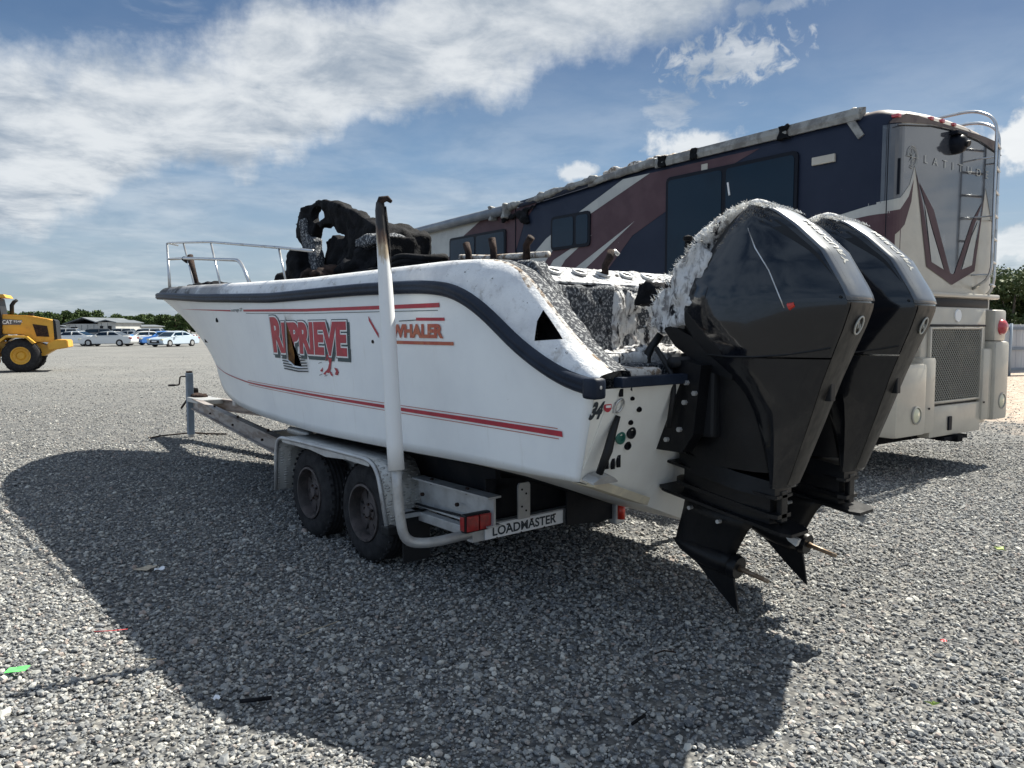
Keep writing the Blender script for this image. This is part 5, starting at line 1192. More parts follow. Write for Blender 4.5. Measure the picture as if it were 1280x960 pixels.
# side windows
def rwin(x0, x1, z0, z1, div, r=.06):
    def rr4(a0, a1, b0, b1, q): return [(a0 + q, b0), (a1 - q, b0), (a1 - q * .3, b0 + q * .3), (a1, b0 + q), (a1, b1 - q), (a1 - q * .3, b1 - q * .3), (a1 - q, b1), (a0 + q, b1), (a0 + q * .3, b1 - q * .3), (a0, b1 - q), (a0, b0 + q), (a0 + q * .3, b0 + q * .3)]
    fr = MB().prism(rr4(x0 - .045, x1 + .045, z0 - .045, z1 + .045, r), lambda a, b: (a, .0, b), lambda a, b: (a, .028, b)).obj('window_frame', M['rvframe'], rv)
    es = [x0] + list(div) + [x1]
    for a, b in zip(es, es[1:]):
        MB().prism(rr4(a + (.035 if a != x0 else 0), b - (.035 if b != x1 else 0), z0, z1, r * .7), lambda p, q: (p, .0285, q), lambda p, q: (p, .034, q)).obj('pane', M['rv_glass'], fr)
    return fr
rwin(1.12, 3.05, 2.30, 3.635, [2.12]); rwin(4.69, 5.55, 2.955, 3.40, [5.0]); rwin(6.92, 8.74, 2.72, 3.36, [7.85]); rwin(9.6, 10.8, 2.5, 3.3, [])
MB().box(.62, .90, -.002, .030, 3.47, 3.56, b=.008).obj('porch_lamp', M['rv_tan'], rv)
MB().tube([(6.6, .006, .6), (6.6, .006, 3.80)], .012, 6).obj('slide_seam', M['rvframe'], rv)
MB().tube([(2.05, .04, 3.46), (2.02, .04, 3.30)], .012, 6).obj('paper_scrap', M['white'], rv)
# roof edge: torn trim, awning case
def trim_seg(x0, x1, h_, dz, sd, m_='rv_trim'):
    pr = []
    N = 10; vs = []
    for i in range(N + 1):
        x = x0 + (x1 - x0) * i / N; z = smooth_tab(ZT, x, .6) - .08 + dz
        for (y, zz) in ((.0, -h_), (.03, -h_), (.045, -.02), (.03, .05), (-.10, .075), (-.10, .0)): vs.append((x, y, z + zz))
    o = mesh('roof_trim', vs, grid_faces(N + 1, 6, loop=True) + [tuple(range(6)), tuple(N * 6 + k for k in range(6))], M[m_], rv); return o
trim_seg(.35, 3.3, .075, .0, 1); rough_up(trim_seg(3.32, 4.7, .06, .01, 2), .025, .018, 4, 51); trim_seg(4.7, 6.5, .05, .02, 3, 'rv_navy')
o = MB().prism([(4.5, 3.86), (5.2, 3.83), (5.9, 3.77), (6.5, 3.75), (7.0, 3.70), (7.1, 3.78), (6.0, 3.84), (5.0, 3.91), (4.5, 3.94)], lambda a, b: (a, -.02, b), lambda a, b: (a, .06, b)).obj('torn_membrane', M['rv_trim'], rv); rough_up(o, .025, .045, 3.5, 52)
o = MB().prism([(.30, 3.98), (.55, 3.94), (.36, 3.66), (.30, 3.70), (.40, 3.86)], lambda a, b: (a, -.0, b), lambda a, b: (a, .02, b)).obj('peeled_edge', M['rv_trim'], rv)
for x in (2.55, 1.2, 3.1):
    rough_up(MB().box(x, x + .12, .02, .06, 3.84, 3.98).obj('frayed_strap', M['char'], rv), .02, .03, 9, int(x * 10))
MB().box(2.4, 2.5, .001, .012, 3.66, 3.76).obj('paint_scrap', M['rv_tan'], rv)
aw = MB().tube([(6.85, .08, 3.71), (8.5, .08, 3.685), (12.0, .08, 3.62)], .085, 14).obj('awning_tube', M['awning'], rv, smooth=True)
for x in (6.75, 7.15): rough_up(MB().box(x, x + .08, .0, .16, 3.56, 3.82).obj('awning_bracket', M['rv_trim'], rv), .025, .03, 8, int(x * 10))
o = MB().prism([(6.0, 3.72), (6.9, 3.60), (6.95, 3.50), (6.5, 3.56), (6.3, 3.40), (6.15, 3.42), (6.25, 3.6), (5.95, 3.64)], lambda a, b: (a, .01, b), lambda a, b: (a, .08, b)).obj('charred_bracket', M['char'], rv); rough_up(o, .03, .06, 6, 53)
for x, y in ((2.0, -.9), (3.4, -1.3), (5.5, -1.2)): MB().box(x, x + .7, y - .35, y + .35, smooth_tab(ZT, x, .6) - .02, smooth_tab(ZT, x, .6) + .06, b=.02).obj('roof_vent', M['rv_trim'], rv)
o = MB().box(.5, .9, -1.1, -.3, 4.0, 4.06).obj('torn_membrane', M['rv_trim'], rv); rough_up(o, .03, .07, 6, 55)
o = MB().box(2.9, 4.6, -.9, -.15, 3.98, 4.05).obj('roof_debris', M['brown'], rv); rough_up(o, .035, .06, 5, 56)
# rear lower structure
def rbox(name, x0, x1, y0, y1, z0, z1, m_, b_=.03, parent=None, angle=30): return MB().box(x0, x1, y1, y0, z0, z1, b=b_).obj(name, M[m_], parent or rv, angle=angle)
rbox('rear_recess', -.012, .06, -.42, -2.30, 1.90, 2.00, 'rvframe', .005)
rbox('rear_ledge', -.06, .05, -.05, -2.50, 2.005, 2.06, 'rv_tan', .02)
dr = rbox('engine_door', -.065, .05, -.62, -2.14, .80, 1.895, 'rv_tan', .02)
rbox('door_lip', -.085, -.05, -.66, -2.10, 1.675, 1.70, 'rvframe', .006, dr)
rbox('grille_recess', -.069, -.06, -.78, -1.97, .835, 1.655, 'mesh_dark', .001, dr)
for a in ((-.75, -.785, .82, 1.67), (-1.965, -2.0, .82, 1.67)): rbox('grille_frame', -.10, -.066, *a, 'rv_tan', .006, dr)
for a in ((-.785, -1.965, 1.645, 1.67), (-.785, -1.965, .82, .845)): rbox('grille_frame', -.10, -.066, *a, 'rv_tan', .006, dr)
gmb = MB(); Y0, Y1, Z0, Z1 = -1.965, -.785, .845, 1.645; sp = .050; k = 0
for sgn_ in (1, -1):
    c = -3.0
    while c < 3.5:
        # line z = sgn*y*1.0 + c clipped to the rectangle
        pts = []
        for y in (Y0, Y1):
            z = sgn_ * y + c
            if Z0 <= z <= Z1: pts.append((y, z))
        for z in (Z0, Z1):
            y = (z - c) / sgn_
            if Y0 < y < Y1: pts.append((y, z))
        if len(pts) >= 2:
            (a, b), (d, e) = pts[0], pts[-1] if pts[0] != pts[-1] else pts[1]
            gmb.tube([(-.090 - .004 * sgn_, a, b), (-.090 - .004 * sgn_, d, e)], .0055, 4, caps=False)
        c += sp
gmb.obj('grille_mesh', M['grille'], dr)['kind'] = 'stuff'
MB().lathe([(.0, -.012), (.07, -.012), (.075, 0)], (-.066, -1.42, 1.80), 'x', 20).obj('oval_badge', M['white'], dr)
rbox('bumper_section', -.16, .12, .02, -.60, .50, 1.28, 'rv_tan', .05); rbox('bumper_section', -.13, .05, -.56, -.86, .50, 1.34, 'rv_tan', .045)
rbox('bumper_section', -.13, .05, -1.98, -2.22, .56, 1.42, 'rv_tan', .045); rbox('bumper_section', -.17, .15, -2.20, -2.57, .55, 1.50, 'rv_tan', .05)
rbox('bumper_panel', -.10, .04, -.80, -2.02, .44, .79, 'rv_tan', .02)
rbox('door_shadow_gap', -.06, .0, -.62, -2.14, .79, .80, 'rvframe', .001)
for y, z in ((-.37, .73), (-2.40, .78)):
    fl = MB().lathe([(.095, .02), (.098, -.012), (.085, -.016), (.080, .0)], (-.165, y, z), 'x', 24).obj('lamp_bezel', M['grille'], rv, angle=35)
    MB().lathe([(.0, -.022), (.05, -.018), (.08, -.006)], (-.163, y, z), 'x', 24).obj('lamp_lens', M['amber'], fl, smooth=True)
tb_ = rbox('lamp_pod', -.12, .10, -2.26, -2.56, 1.50, 1.88, 'rv_tan', .04)
MB().lathe([(.0, -.075), (.05, -.07), (.080, -.05), (.095, -.02), (.097, .03)], (-.11, -2.42, 1.67), 'x', 22).obj('tail_lamp', M['reddome'], tb_, smooth=True)
MB().lathe([(.0, -.075), (.05, -.07), (.080, -.05), (.095, -.02), (.097, .03)], (-.11, -.20, 1.67), 'x', 22).obj('tail_lamp', M['reddome'], rv, smooth=True)
rbox('lamp_pod', -.12, .10, .0, -.34, 1.50, 1.88, 'rv_tan', .04)
MB().box(-.12, -.101, -1.28, -1.20, .50, .66, b=.01).obj('plug_socket', M['rvframe'], rv)
for y in (-.70, -2.02 + .02): MB().tube([(-.135, y, .78), (-.145, y, .78)], .012, 8).obj('screw', M['rvframe'], rv)
MB().box(-.16, .5, -1.46, -1.34, .36, .44, b=.01).obj('tow_hitch', M['char'], rv); MB().box(-.1, 0, -1.7, -1.15, .38, .42).obj('tow_plate', M['char'], rv)
MB().box(.3, RL - .5, -RW + .25, -.25, .35, .52).obj('chassis', M['char'], rv)
for x in (2.6, 3.6, 10.0):
    for y in (-.02, -RW + .32):
        w_ = empty('wheel', (0, 0, 0)); w_.parent = rv
        MB().lathe([(.28, 0), (.42, 0), (.49, -.04), (.49, -.26), (.42, -.30), (.28, -.30)], (x, y, .49), 'y', 32).obj('tyre', M['tyre'], w_, angle=35)
        MB().lathe([(0, -.06), (.1, -.05), (.12, -.1), (.27, -.08), (.29, -.01)], (x, y, .49), 'y', 24).obj('rim', M['galv'], w_, angle=35)
# ladder on the rear right corner
LX = lambda z: -.17
ra = [P(.9, -1.90, 4.06), P(.55, -1.90, 4.20), P(.05, -1.90, 4.20), P(-.19, -1.90, 4.05), P(-.20, -1.90, 2.25), P(.0, -1.90, 2.12)]
rb = [P(1.0, -2.24, 4.02), P(.65, -2.24, 4.14), P(.15, -2.24, 4.14), P(-.08, -2.24, 4.0), P(-.09, -2.24, 2.12), P(.06, -2.24, 2.0)]
ld = empty('ladder', (0, 0, 0)); ld.parent = rv
for q in (ra, rb): MB().tube(arc(q, .16, 6), .018, 8).obj('ladder_rail', M['steel'], ld, smooth=True)
for k in range(7):
    z = 3.78 - .27 * k; MB().tube([(-.20, -1.89, z), (-.09, -2.25, z)], .016, 8).obj('rung', M['steel'], ld, smooth=True)
for z in (3.62, 2.95, 2.28):
    MB().tube([(-.20, -1.90, z), (.0, -1.86, z)], .010, 6).obj('standoff', M['steel'], ld); MB().tube([(-.09, -2.24, z), (.03, -2.28, z)], .010, 6).obj('standoff', M['steel'], ld)

# ================================================================== WHEEL LOADER (far left)
# local x runs forward (left in the photo), z up; placed side on to the camera
lo = empty('wheel_loader', (-19.0, 30.0, 0), R(203), 'yellow wheel loader parked at the left edge of the yard', 'loader')
def lprism(name, poly, y0, y1, m_, parent=None, bev=0):
    mb = MB().prism(poly, lambda a, b: (a, y0, b), lambda a, b: (a, y1, b)); o = mb.obj(name, M[m_], parent or lo)
    if bev:
        bm = bmesh.new(); bm.from_mesh(o.data); bmesh.ops.bevel(bm, geom=bm.edges[:], offset=bev, segments=2, affect='EDGES'); bm.to_mesh(o.data); bm.free()
    return o
# near side is +y in local space (faces the camera after the half turn)
lprism('hood', [(-1.16, 1.12), (-1.10, 1.95), (-.9, 2.03), (-.2, 2.17), (.62, 2.20), (.62, 1.45), (-.05, 1.43), (-.40, 1.14)], -.52, .52, 'yellow', bev=.03)
lprism('hood_edge', [(-1.20, 1.12), (-1.15, 1.96), (-1.06, 2.02), (-1.09, 1.12)], -.53, .53, 'black')
lprism('side_grille', [(-.38, 1.83), (-.86, 1.76), (-.92, 1.34), (-.50, 1.36)], .521, .535, 'rust')
lprism('badge_panel', [(.62, 2.02), (-.05, 1.98), (.02, 1.80), (.62, 1.80)], .521, .532, 'grey_l')
v, f = text2d('CAT', 1, 0, .03); v = fit2d(v, .32, .15); mesh('lettering', [(.60 - a, .535, 1.83 + b) for a, b in v], f, M['white'], lo, recalc=False)
v, f = text2d('924K', 1, 0, .02); v = fit2d(v, .30, .08); mesh('lettering', [(.24 - a, .535, 1.89 + b) for a, b in v], f, M['white'], lo, recalc=False)
lprism('counterweight', [(-1.58, .92), (-1.55, 1.22), (-1.16, 1.24), (-.86, 1.10), (-.9, .82), (-1.25, .86)], -.75, .75, 'yellow', bev=.03)
lprism('chassis', [(-1.1, .86), (-.6, 1.1), (1.2, 1.2), (3.0, 1.0), (3.0, .55), (-.7, .6)], -.35, .35, 'yellow')
lprism('fender', [(-.50, 1.12), (-.25, 1.36), (.45, 1.40), (.7, 1.20), (.62, 1.16), (.42, 1.33), (-.22, 1.29), (-.42, 1.07)], .35, 1.0, 'yellow')
lprism('fender', [(-.50, 1.12), (-.25, 1.36), (.45, 1.40), (.7, 1.20), (.62, 1.16), (.42, 1.33), (-.22, 1.29), (-.42, 1.07)], -1.0, -.35, 'yellow')
lprism('battery_box', [(.75, .35), (.75, 1.0), (1.6, 1.0), (1.6, .35)], .3, .9, 'yellow', bev=.02)
cab = lprism('cab', [(.64, 1.3), (.60, 2.1), (.70, 2.82), (2.0, 2.82), (2.25, 2.0), (2.15, 1.2), (1.0, 1.1)], -.62, .62, 'black', bev=.02)
for sy in (.622, -.632):
    lprism('cab_window', [(.80, 1.75), (.82, 2.70), (1.42, 2.70), (1.45, 1.45)], sy, sy + .01, 'glass_l', cab); lprism('cab_window', [(1.52, 1.45), (1.50, 2.70), (1.92, 2.70), (2.12, 2.0), (2.08, 1.4)], sy, sy + .01, 'glass_l', cab)
lprism('cab_roof', [(.42, 2.83), (.50, 2.95), (2.1, 2.97), (2.25, 2.86)], -.72, .72, 'yellow', cab)
MB().tube([(.33, .25, 2.1), (.32, .25, 2.55), (.24, .25, 2.68), (.13, .25, 2.76)], [.075, .075, .07, .055], 10).obj('exhaust', M['black'], lo, smooth=True)
MB().tube([(-.3, .2, 2.15), (-.3, .2, 2.26)], .10, 10).obj('air_intake', M['black'], lo)
for yy in (.9, -.9):
    for xx in (0, 2.75):
        wl = empty('wheel', (xx, 0, .63)); wl.parent = lo; sg = 1 if yy > 0 else -1
        MB().lathe([(.33, 0), (.42, sg * .02), (.55, 0), (.62, -.05 * sg), (.635, -.10 * sg), (.635, -.40 * sg), (.62, -.45 * sg), (.42, -.5 * sg)], (0, yy, 0), 'y', 36).obj('tyre', M['tyre'], wl, angle=35)
        tb = MB()
        for k in range(22):
            mm = Matrix.Translation((0, yy - sg * (.15 if k % 2 else .36), 0)) @ Matrix.Rotation(2 * PI * k / 22, 4, 'Y'); tb.box(.62, .655, -.045, .045, -.10, .10, mm)
        tb.obj('tread_lugs', M['tyre'], wl)
        MB().lathe([(.335, .01 * sg), (.30, .01 * sg), (.27, -.06 * sg), (.17, -.10 * sg), (.12, -.04 * sg), (0, -.03 * sg)], (0, yy, 0), 'y', 28).obj('rim', M['yellow'], wl, angle=35)
lprism('loader_arm', [(2.1, 1.6), (2.4, 1.9), (3.6, 1.2), (4.2, .6), (4.0, .4), (3.2, 1.0), (2.3, 1.3)], .3, .45, 'yellow'); lprism('loader_arm', [(2.1, 1.6), (2.4, 1.9), (3.6, 1.2), (4.2, .6), (4.0, .4), (3.2, 1.0), (2.3, 1.3)], -.45, -.3, 'yellow')
lprism('bucket', [(4.1, .05), (5.2, .03), (5.2, .10), (4.3, .25), (4.25, .9), (4.9, 1.15), (4.85, 1.22), (4.1, 1.0)], -1.25, 1.25, 'grey_l')

# ================================================================== FAR CARS
def paint(name, c): M[name] = mat(name, c, rough=.25, coat=.8); return name
paint('car_white', (.74, .76, .76)); paint('car_pearl', (.62, .63, .62)); paint('car_silver', (.36, .38, .40)); paint('car_blue', (.04, .17, .50)); paint('car_grey', (.10, .11, .12)); paint('car_lightblue', (.46, .54, .62)); paint('car_black', (.02, .02, .025)); paint('tarp_blue', (.03, .22, .62))
PR = {'sedan': dict(L=4.85, W=1.82, low=[(0, .42), (.05, .70), (.55, .84), (1.35, .92), (4.0, .98), (4.62, .96), (4.80, .82), (4.85, .45), (4.7, .25), (.15, .22)], top=[(1.15, .90), (1.95, 1.36), (2.5, 1.43), (3.2, 1.40), (4.15, .97)], wx=(.93, 3.80)),
      'suv': dict(L=4.7, W=1.88, low=[(0, .45), (.04, .85), (.4, 1.0), (1.2, 1.08), (4.55, 1.12), (4.7, .9), (4.68, .42), (4.5, .28), (.15, .28)], top=[(1.1, 1.06), (1.75, 1.62), (2.3, 1.70), (4.05, 1.68), (4.55, 1.12)], wx=(.92, 3.72))}
def make_car(kind, paint_, label, x, y, rz, extra=None):
    d = PR[kind]; L, W = d['L'], d['W']; c = empty('parked_car', (x, y, 0), rz, label, 'car', 'cars parked in rows across the yard')
    L2 = L / 2
    def side(poly, w0, w1, z0, z1):
        f0 = lambda a, b: (a - L2, (w0 + (w1 - w0) * min(1, max(0, (b - z0) / (z1 - z0)))) / 2, b); f1 = lambda a, b: (a - L2, -(w0 + (w1 - w0) * min(1, max(0, (b - z0) / (z1 - z0)))) / 2, b); return f0, f1
    f0, f1 = side(d['low'], W, W * .94, .4, 1.1); o = MB().prism(d['low'], f0, f1).obj('body', M[paint_], c)
    bm = bmesh.new(); bm.from_mesh(o.data); bmesh.ops.bevel(bm, geom=bm.edges[:], offset=.06, segments=2, affect='EDGES', clamp_overlap=True); bm.to_mesh(o.data); bm.free(); o.data.polygons.foreach_set('use_smooth', [True] * len(o.data.polygons)); o.data.set_sharp_from_angle(angle=R(40))
    zt = max(p[1] for p in d['top']); zb = min(p[1] for p in d['top'])
    f0, f1 = side(d['top'], W * .92, W * .70, zb, zt); o = MB().prism(d['top'], f0, f1).obj('cabin', M[paint_], c)
    # glazing a little proud: sides, windscreen, rear window
    t0, t1, tm, t2, t3 = d['top']
    def lerp2(a, b, u): return (a[0] + (b[0] - a[0]) * u, a[1] + (b[1] - a[1]) * u)
    quad = [lerp2(t0, t1, .22), lerp2(t0, t1, .90), (tm[0], zt - .09), (t2[0], t2[1] - .08), lerp2(t3, t2, .22)]; quad = [(quad[0][0] + .16, quad[0][1])] + quad[1:-1] + [(quad[-1][0] - .22, quad[-1][1])]
    for sg in (1, -1):
        wy = lambda b: (W * .92 + (W * .70 - W * .92) * (b - zb) / (zt - zb)) / 2
        MB().prism(quad, lambda a, b: (a - L2, sg * (wy(b) - .01), b), lambda a, b: (a - L2, sg * (wy(b) + .008), b)).obj('side_window', M['rv_glass'], c)
        mx = (t1[0] + t2[0]) / 2 - L2 + .1; MB().box(mx - .035, mx + .035, sg * wy(zb) - .02 if sg > 0 else sg * wy(zt) - .03, sg * wy(zb) + .02 if sg < 0 else sg * wy(zt) + .03, zb, zt - .05).obj('door_pillar', M[paint_], c)
    for (p, q, nm) in ((t0, t1, 'windscreen'), (t3, t2, 'rear_window')):
        a, b = lerp2(p, q, .08), lerp2(p, q, .93); nx = -.01 if nm == 'windscreen' else .01
        wa = W * .42; wb_ = W * .33
        mesh(nm, [(a[0] - L2 + nx, -wa, a[1] + .015), (a[0] - L2 + nx, wa, a[1] + .015), (b[0] - L2 + nx, wb_, b[1] + .015), (b[0] - L2 + nx, -wb_, b[1] + .015)], [(0, 1, 2, 3)], M['rv_glass'], c)
    for sg in (1, -1):
        for wx in d['wx']:
            w_ = MB().lathe([(0, .01 * sg), (.19, .01 * sg), (.205, .02 * sg), (.215, .0), (.33, .0), (.335, -.03 * sg), (.335, -.20 * sg), (.2, -.22 * sg)], (wx - L2, sg * W / 2 * 1.005, .335), 'y', 22).obj('wheel', M['tyre'], c, angle=35)
            rm = MB().lathe([(.0, .018 * sg), (.05, .02 * sg), (.19, .014 * sg), (.195, .0)], (wx - L2, sg * W / 2 * 1.01, .335), 'y', 16).obj('rim', M['galv'], w_)
        MB().box(-L2 - .015, -L2 + .25, sg * W * .40 - .16, sg * W * .40 + .14, .60, .74, b=.03).obj('headlight', M['amber'], c)
        MB().box(L2 - .2, L2 + .012, sg * W * .40 - .16, sg * W * .40 + .14, .72, .86, b=.03).obj('tail_light', M['redlens'], c)
        MB().box(1.55 - L2, 1.72 - L2, sg * W / 2 * .95 - .06 + sg * .10, sg * W / 2 * .95 + .06 + sg * .10, .93, 1.05, b=.02).obj('wing_mirror', M[paint_], c)
    MB().box(-L2 - .02, -L2 + .1, -W * .28, W * .28, .36, .62, b=.02).obj('grille', M['black'], c)
    MB().box(-L2 - .035, -L2 - .02, -.26, .26, .45, .56).obj('number_plate', M['white'], c)
    if extra: extra(c, L2, W)
    return c
def cover(c, L2, W):
    o = MB().box(-L2 - .06, -L2 + 1.25, -W / 2 - .05, W / 2 + .05, .45, 1.0).obj('blue_tarp', M['tarp_blue'], c); rough_up(o, .06, .10, 2.2, int(L2 * 10))
def at(px, D): return (px - 640) / 961 * D
near_row = [('sedan', 'car_white', 'white sedan second from the loader, between it and the pearl sedan', 93, 75, 0, None),
            ('sedan', 'car_pearl', 'pearl white sedan with black grille parked side on, its front towards the loader', 137, 73, 0.04, None),
            ('sedan', 'car_white', 'white sedan mostly hidden behind the back end of the loader', 40, 75, 0, None),
            ('sedan', 'car_white', 'white sedan with blue tarp over its nose', 181, 78, .7, cover),
            ('sedan', 'car_blue', 'blue sedan just left of the pale sedan at the bow', 201, 79, .9, None),
            ('sedan', 'car_lightblue', 'pale silver-blue sedan nearest the bow of the boat', 218, 72, 1.25, None)]
for k, (kd, pc, lb, px, D, rz, ex) in enumerate(near_row): make_car(kd, pc, lb, at(px, D), D, rz, ex)
back = [('suv', 'car_white', 'white SUV standing above the blue tarp in the second row', 183, 88, .15), ('sedan', 'car_silver', 'silver car in the second row behind the pearl sedan', 160, 90, .2),
        ('suv', 'car_grey', 'dark grey SUV glimpsed between the two white sedans', 117, 92, .5), ('sedan', 'car_pearl', 'cream car in the back row beside the dark SUV', 102, 96, 0),
        ('suv', 'car_pearl', 'light SUV at the left end of the back row, past the loader', 78, 94, .3), ('sedan', 'car_white', 'white car in the back row between the SUV and the bow', 208, 92, .4),
        ('sedan', 'car_silver', 'silver sedan in the farthest row before the shed', 132, 104, 0), ('suv', 'car_silver', 'silver SUV in the farthest row, left of the tarp car', 150, 106, .1),
        ('sedan', 'car_white', 'white sedan in the farthest row just past the bow', 221, 102, .2), ('sedan', 'car_black', 'black sedan in the farthest row behind the white SUV', 172, 108, 0)]
for kd, pc, lb, px, D, rz in back: make_car(kd, pc, lb, at(px, D), D, rz)

# far sheds
def shed(x0, x1, y0, y1, h_, rise, label, doors):
    b = empty('shed', ((x0 + x1) / 2, y0, 0), 0, label, 'shed'); W2 = (x1 - x0) / 2; D_ = y1 - y0
    MB().box(-W2, W2, 0, D_, 0, h_).obj('wall', M['bld'], b)
    rf = MB().prism([(-W2 - .4, h_), (0, h_ + rise), (W2 + .4, h_), (W2 + .4, h_ - .15), (0, h_ + rise - .18), (-W2 - .4, h_ - .15)], lambda a, c: (a, -.5, c), lambda a, c: (a, D_ + .5, c)).obj('roof', M['bldroof'], b)
    for k in range(int(W2 * 2 / 1.2)): MB().box(-W2 + .6 + 1.2 * k, -W2 + .68 + 1.2 * k, -.03, -.001, 0, h_ - .2).obj('wall_rib', M['bldroof'], b)
    for (a, c, hh) in doors: MB().box(a, c, -.06, -.032, .0, hh).obj('door', M['black'], b)
shed(at(84, 150), at(128, 150), 150, 165, 2.6, 1.3, 'long low grey shed with shallow gable roof behind the cars', [(-2.5, -1.2, 2.0)])
shed(at(124, 146), at(146, 146), 146, 156, 2.9, .5, 'small pale shed with two dark openings behind the cars', [(-1.3, -.7, 2.2), (.2, .9, 2.2)])
shed(at(66, 160), at(88, 160), 160, 170, 2.0, .4, 'low blue-grey shed left of the gabled one', [])
shed(at(154, 156), at(176, 156), 156, 166, 2.2, .3, 'flat-roofed shed right of the small pale one', [(-1.5, -.4, 1.8)])

# ================================================================== TREES
def leaf_mesh(name, clumps, nleaf, size, m_, parent, seed, flat=.0):
    r_ = np.random.default_rng(seed); V = []; 
    for (cx_, cy_, cz_, ra, rb_) in clumps:
        k = int(nleaf); d = r_.normal(size=(k, 3)); d /= np.linalg.norm(d, axis=1)[:, None]
        rad = r_.random(k)[:, None] ** .38 * r_.uniform(.82, 1.12, (k, 1))
        V.append(np.array([cx_, cy_, cz_]) + d * rad * np.array([ra, ra, rb_]))
    V = np.concatenate(V); n = len(V); a = r_.normal(size=(n, 3)); a /= np.linalg.norm(a, axis=1)[:, None]; b = np.cross(a, r_.normal(size=(n, 3))); b /= np.linalg.norm(b, axis=1)[:, None]
    s_ = (size * r_.uniform(.5, 1.3, n))[:, None]
    P_ = np.stack([V - a * s_, V + b * s_ * .55, V + a * s_, V - b * s_ * .55], 1).reshape(-1, 3)
    me = bpy.data.meshes.new(name); me.vertices.add(4 * n); me.vertices.foreach_set('co', P_.ravel()); me.loops.add(4 * n); me.loops.foreach_set('vertex_index', np.arange(4 * n)); me.polygons.add(n); me.polygons.foreach_set('loop_start', np.arange(n) * 4)
    me.update(calc_edges=True); me.validate(); me.materials.append(m_); return link(bpy.data.objects.new(name, me), parent)
def make_tree(x, y, h_, wd, seed, m_, nleaf, size, label, group=None, trunk=.45, ncl=14, name='tree'):
    r_ = random.Random(seed); t0 = empty(name, (x, y, 0), r_.uniform(0, 6), label, 'tree', group)
    tk = MB(); tk.tube([(0, 0, -.1), (.05 * h_ * .1, 0, h_ * .3), (0, .03 * h_, h_ * .75)], [.035 * h_ * .8, .025 * h_ * .8, .008 * h_], 8)
    cl = []
    for k in range(ncl):
        a = r_.uniform(0, 2 * PI); rr_ = r_.random() ** .6 * wd * .42; zc = h_ * (trunk + (1 - trunk) * r_.random() * .86); rr_ *= 1.15 - .7 * max(0, (zc / h_ - .6))
        q = (rr_ * math.cos(a), rr_ * math.sin(a), zc); s_ = wd * r_.uniform(.13, .26); cl.append((*q, s_, s_ * .75))
        tk.tube([(0, .02 * h_, h_ * .35 + .2 * (zc - h_ * .35)), (q[0] * .5, q[1] * .5, (h_ * .4 + zc) / 2), q], [.012 * h_, .008 * h_, .003 * h_], 5)
    tk.obj('trunk', M['trunk'], t0, smooth=True); leaf_mesh('crown', cl, nleaf, size, m_, t0, seed); return t0
protos = [make_tree(0, 0, 9, 10, 100 + k, M['tree'], 420, .42, 'dark green tree in the far belt of woodland', 'far belt of trees', .22, 12) for k in range(4)]
r_ = random.Random(5); first = [True] * 4
for i in range(64):
    px = -60 + i * 9 + r_.uniform(-4, 4); D = r_.uniform(205, 265)
    hgt = 5.7 * D / 230 * r_.uniform(.85, 1.12) * (1.16 if px < 120 else 1.0) * (1.15 if 35 < px < 60 else 1)
    k = i % 4
    if first[k]: o = protos[k]; first[k] = False
    else: o = copy_tree(protos[k])
    o.location = (at(px, D), D, -.2); s_ = hgt / 9; o.scale = (s_ * r_.uniform(1.0, 1.35), s_ * 1.1, s_); o.rotation_euler = (0, 0, r_.uniform(0, 6))
# bigger bushes behind the fence on the right
for k, (px, D, h_, wd) in enumerate(((1262, 33, 4.2, 4.0), (1298, 34, 4.5, 4.4), (1232, 37, 3.9, 4.0), (1340, 33, 4.8, 5), (1275, 42, 4.8, 5))):
    make_tree(at(px, D), D, h_, wd, 300 + k, M['tree2'], 1500, .085, ['bushy green tree behind the fence beside the motorhome ladder', 'bushy green tree behind the fence at the right edge of the picture', 'green tree mostly hidden by the motorhome corner', 'green tree behind the fence just past the right edge', 'taller green tree standing behind the nearer bushes'][k], 'trees behind the fence', .12, 15, 'bushy_tree')

# ================================================================== FENCE
fx0 = Vector((at(1262, 27.2), 27.2, 0)); fd = Vector((.94, .34, 0)).normalized(); fang = math.atan2(fd.y, fd.x)
fe = empty('metal_fence', fx0 - fd * 9, fang, 'grey sheet metal fence with blue rails along the yard edge', 'fence')
for k in range(60):
    w_ = .285
    MB().box(k * .30, k * .30 + w_, .0, .025, .08, 1.80 + (.10 if k < 29 else 0), b=.006).obj('panel', M['fence'], fe)
for z in (.22, .95, 1.66): MB().box(-.1, 18.1, -.05, -.002, z - .045, z + .045).obj('rail', M['fence_rail'], fe)
for k in range(8):
    MB().tube([(.05 + 2.45 * k + 1.5, -.09, 0), (.05 + 2.45 * k + 1.5, -.09, 1.84)], .045, 10).obj('post', M['fence_post'], fe, smooth=True)

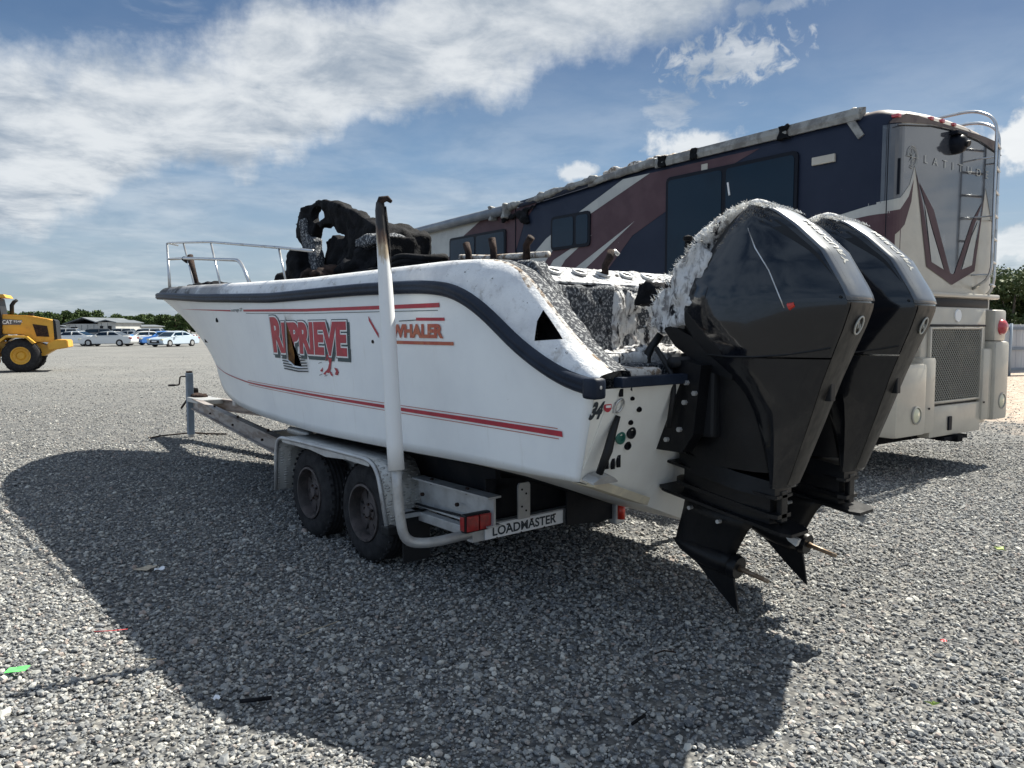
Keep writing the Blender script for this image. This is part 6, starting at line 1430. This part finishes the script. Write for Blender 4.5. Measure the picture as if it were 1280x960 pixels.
# ================================================================== LITTER ON THE GRAVEL
def ground_at(px, py):
    a = (px - 640) / 961; b = -(py - 480) / 961; p_ = math.atan(69 / 961); d = Vector((a, math.cos(p_) + b * math.sin(p_), b * math.cos(p_) - math.sin(p_))); t_ = -EYE / d.z
    return d.x * t_, d.y * t_
M['neon'] = mat('neon_green_card', (.10, .62, .12), (.14, .70, .16), 30, rough=.55); M['paper'] = mat('scrap_paper', (.72, .74, .78), rough=.7); M['redcap'] = mat('red_plastic', (.65, .02, .03), rough=.4); M['straw'] = mat('dry_stalk', (.42, .36, .27), rough=.8); M['leaf'] = mat('yellow_green_leaf', (.30, .40, .08), rough=.6); M['sand'] = mat('pale_grit', (.48, .42, .32), (.35, .30, .24), 40, rough=.9)
def litter(name, px, py, w_, d_, rz, m_, label, cat, z=.034, bend=.006, shape=None):
    x, y = ground_at(px, py); vs = []; N = 5
    for i in range(N + 1):
        for j in range(4):
            vs.append(((i / N - .5) * w_ * (1 if not shape else shape(j / 3)), (j / 3 - .5) * d_ * (1 if not shape else shape(i / N)), bend * math.sin(i * 1.3 + j)))
    o = mesh(name, vs, grid_faces(N + 1, 4), m_, None); md = o.modifiers.new('t', 'SOLIDIFY'); md.thickness = .002
    o.location = (x, y, z + gh(x, y)); o.rotation_euler = (R(4), R(-5), rz); tag(o, label, cat); return o
litter('green_card', 22, 845, .095, .050, .1, M['neon'], 'bright green card lying on sunlit gravel at the left edge', 'litter', bend=.001)
litter('paper_scrap', 200, 717, .065, .045, .3, M['paper'], 'white paper scrap on the shaded gravel below the bow', 'litter')
litter('paper_scrap', 270, 882, .030, .028, .9, M['paper'], 'small pale scrap near the lower rim of the boat shadow', 'litter')
litter('bottle_cap', 1179, 808, .026, .022, .1, M['redcap'], 'red plastic scrap on sunlit gravel right of the motors', 'litter', bend=.002)
litter('leaf', 1165, 887, .07, .02, -.5, M['leaf'], 'narrow green leaf on the gravel at lower right', 'leaf', shape=lambda u: max(.1, math.sin(PI * u)))
litter('leaf', 1250, 692, .10, .09, .5, M['leaf'], 'small yellow-green weed tuft near the right edge', 'weed', shape=lambda u: max(.2, math.sin(PI * u)))
litter('grit_patch', 182, 714, .16, .09, .3, M['sand'], 'small heap of pale grit beside the white paper scrap', 'grit', z=.022, bend=.004, shape=lambda u: .5 + .5 * math.sin(PI * u))
def stalk(name, pts, r0, m_, label, cat):
    vs = [Vector((*ground_at(*p), 0)) for p in pts]; vs = [v + Vector((0, 0, .034 + gh(v.x, v.y))) for v in vs]
    o = MB().tube(vs, r0, 6).obj(name, M[m_] if isinstance(m_, str) else m_, None, smooth=True); tag(o, label, cat)
stalk('dry_stalk', [(371, 806), (395, 795), (424, 784)], .0022, M['straw'], 'thin straw lying across the shaded gravel', 'stalk')
stalk('dry_stalk', [(165, 833), (190, 834), (196, 833)], .002, M['straw'], 'short straw at the left rim of the shadow', 'stalk')
stalk('red_wire', [(118, 797), (140, 796), (160, 794)], .002, M['redcap'], 'thin red wire on gravel at the shadow edge', 'wire')
stalk('black_strip', [(300, 886), (318, 884), (340, 881)], .009, M['char'], 'black rubber strip lying in the lower shadow', 'strip')
stalk('black_strip', [(790, 916), (806, 905)], .007, M['char'], 'short charred strip right of the lower middle', 'strip')
stalk('brown_twig', [(818, 826), (830, 822), (845, 825)], .004, M['rust'], 'brown twig on shaded gravel below the motors', 'twig')
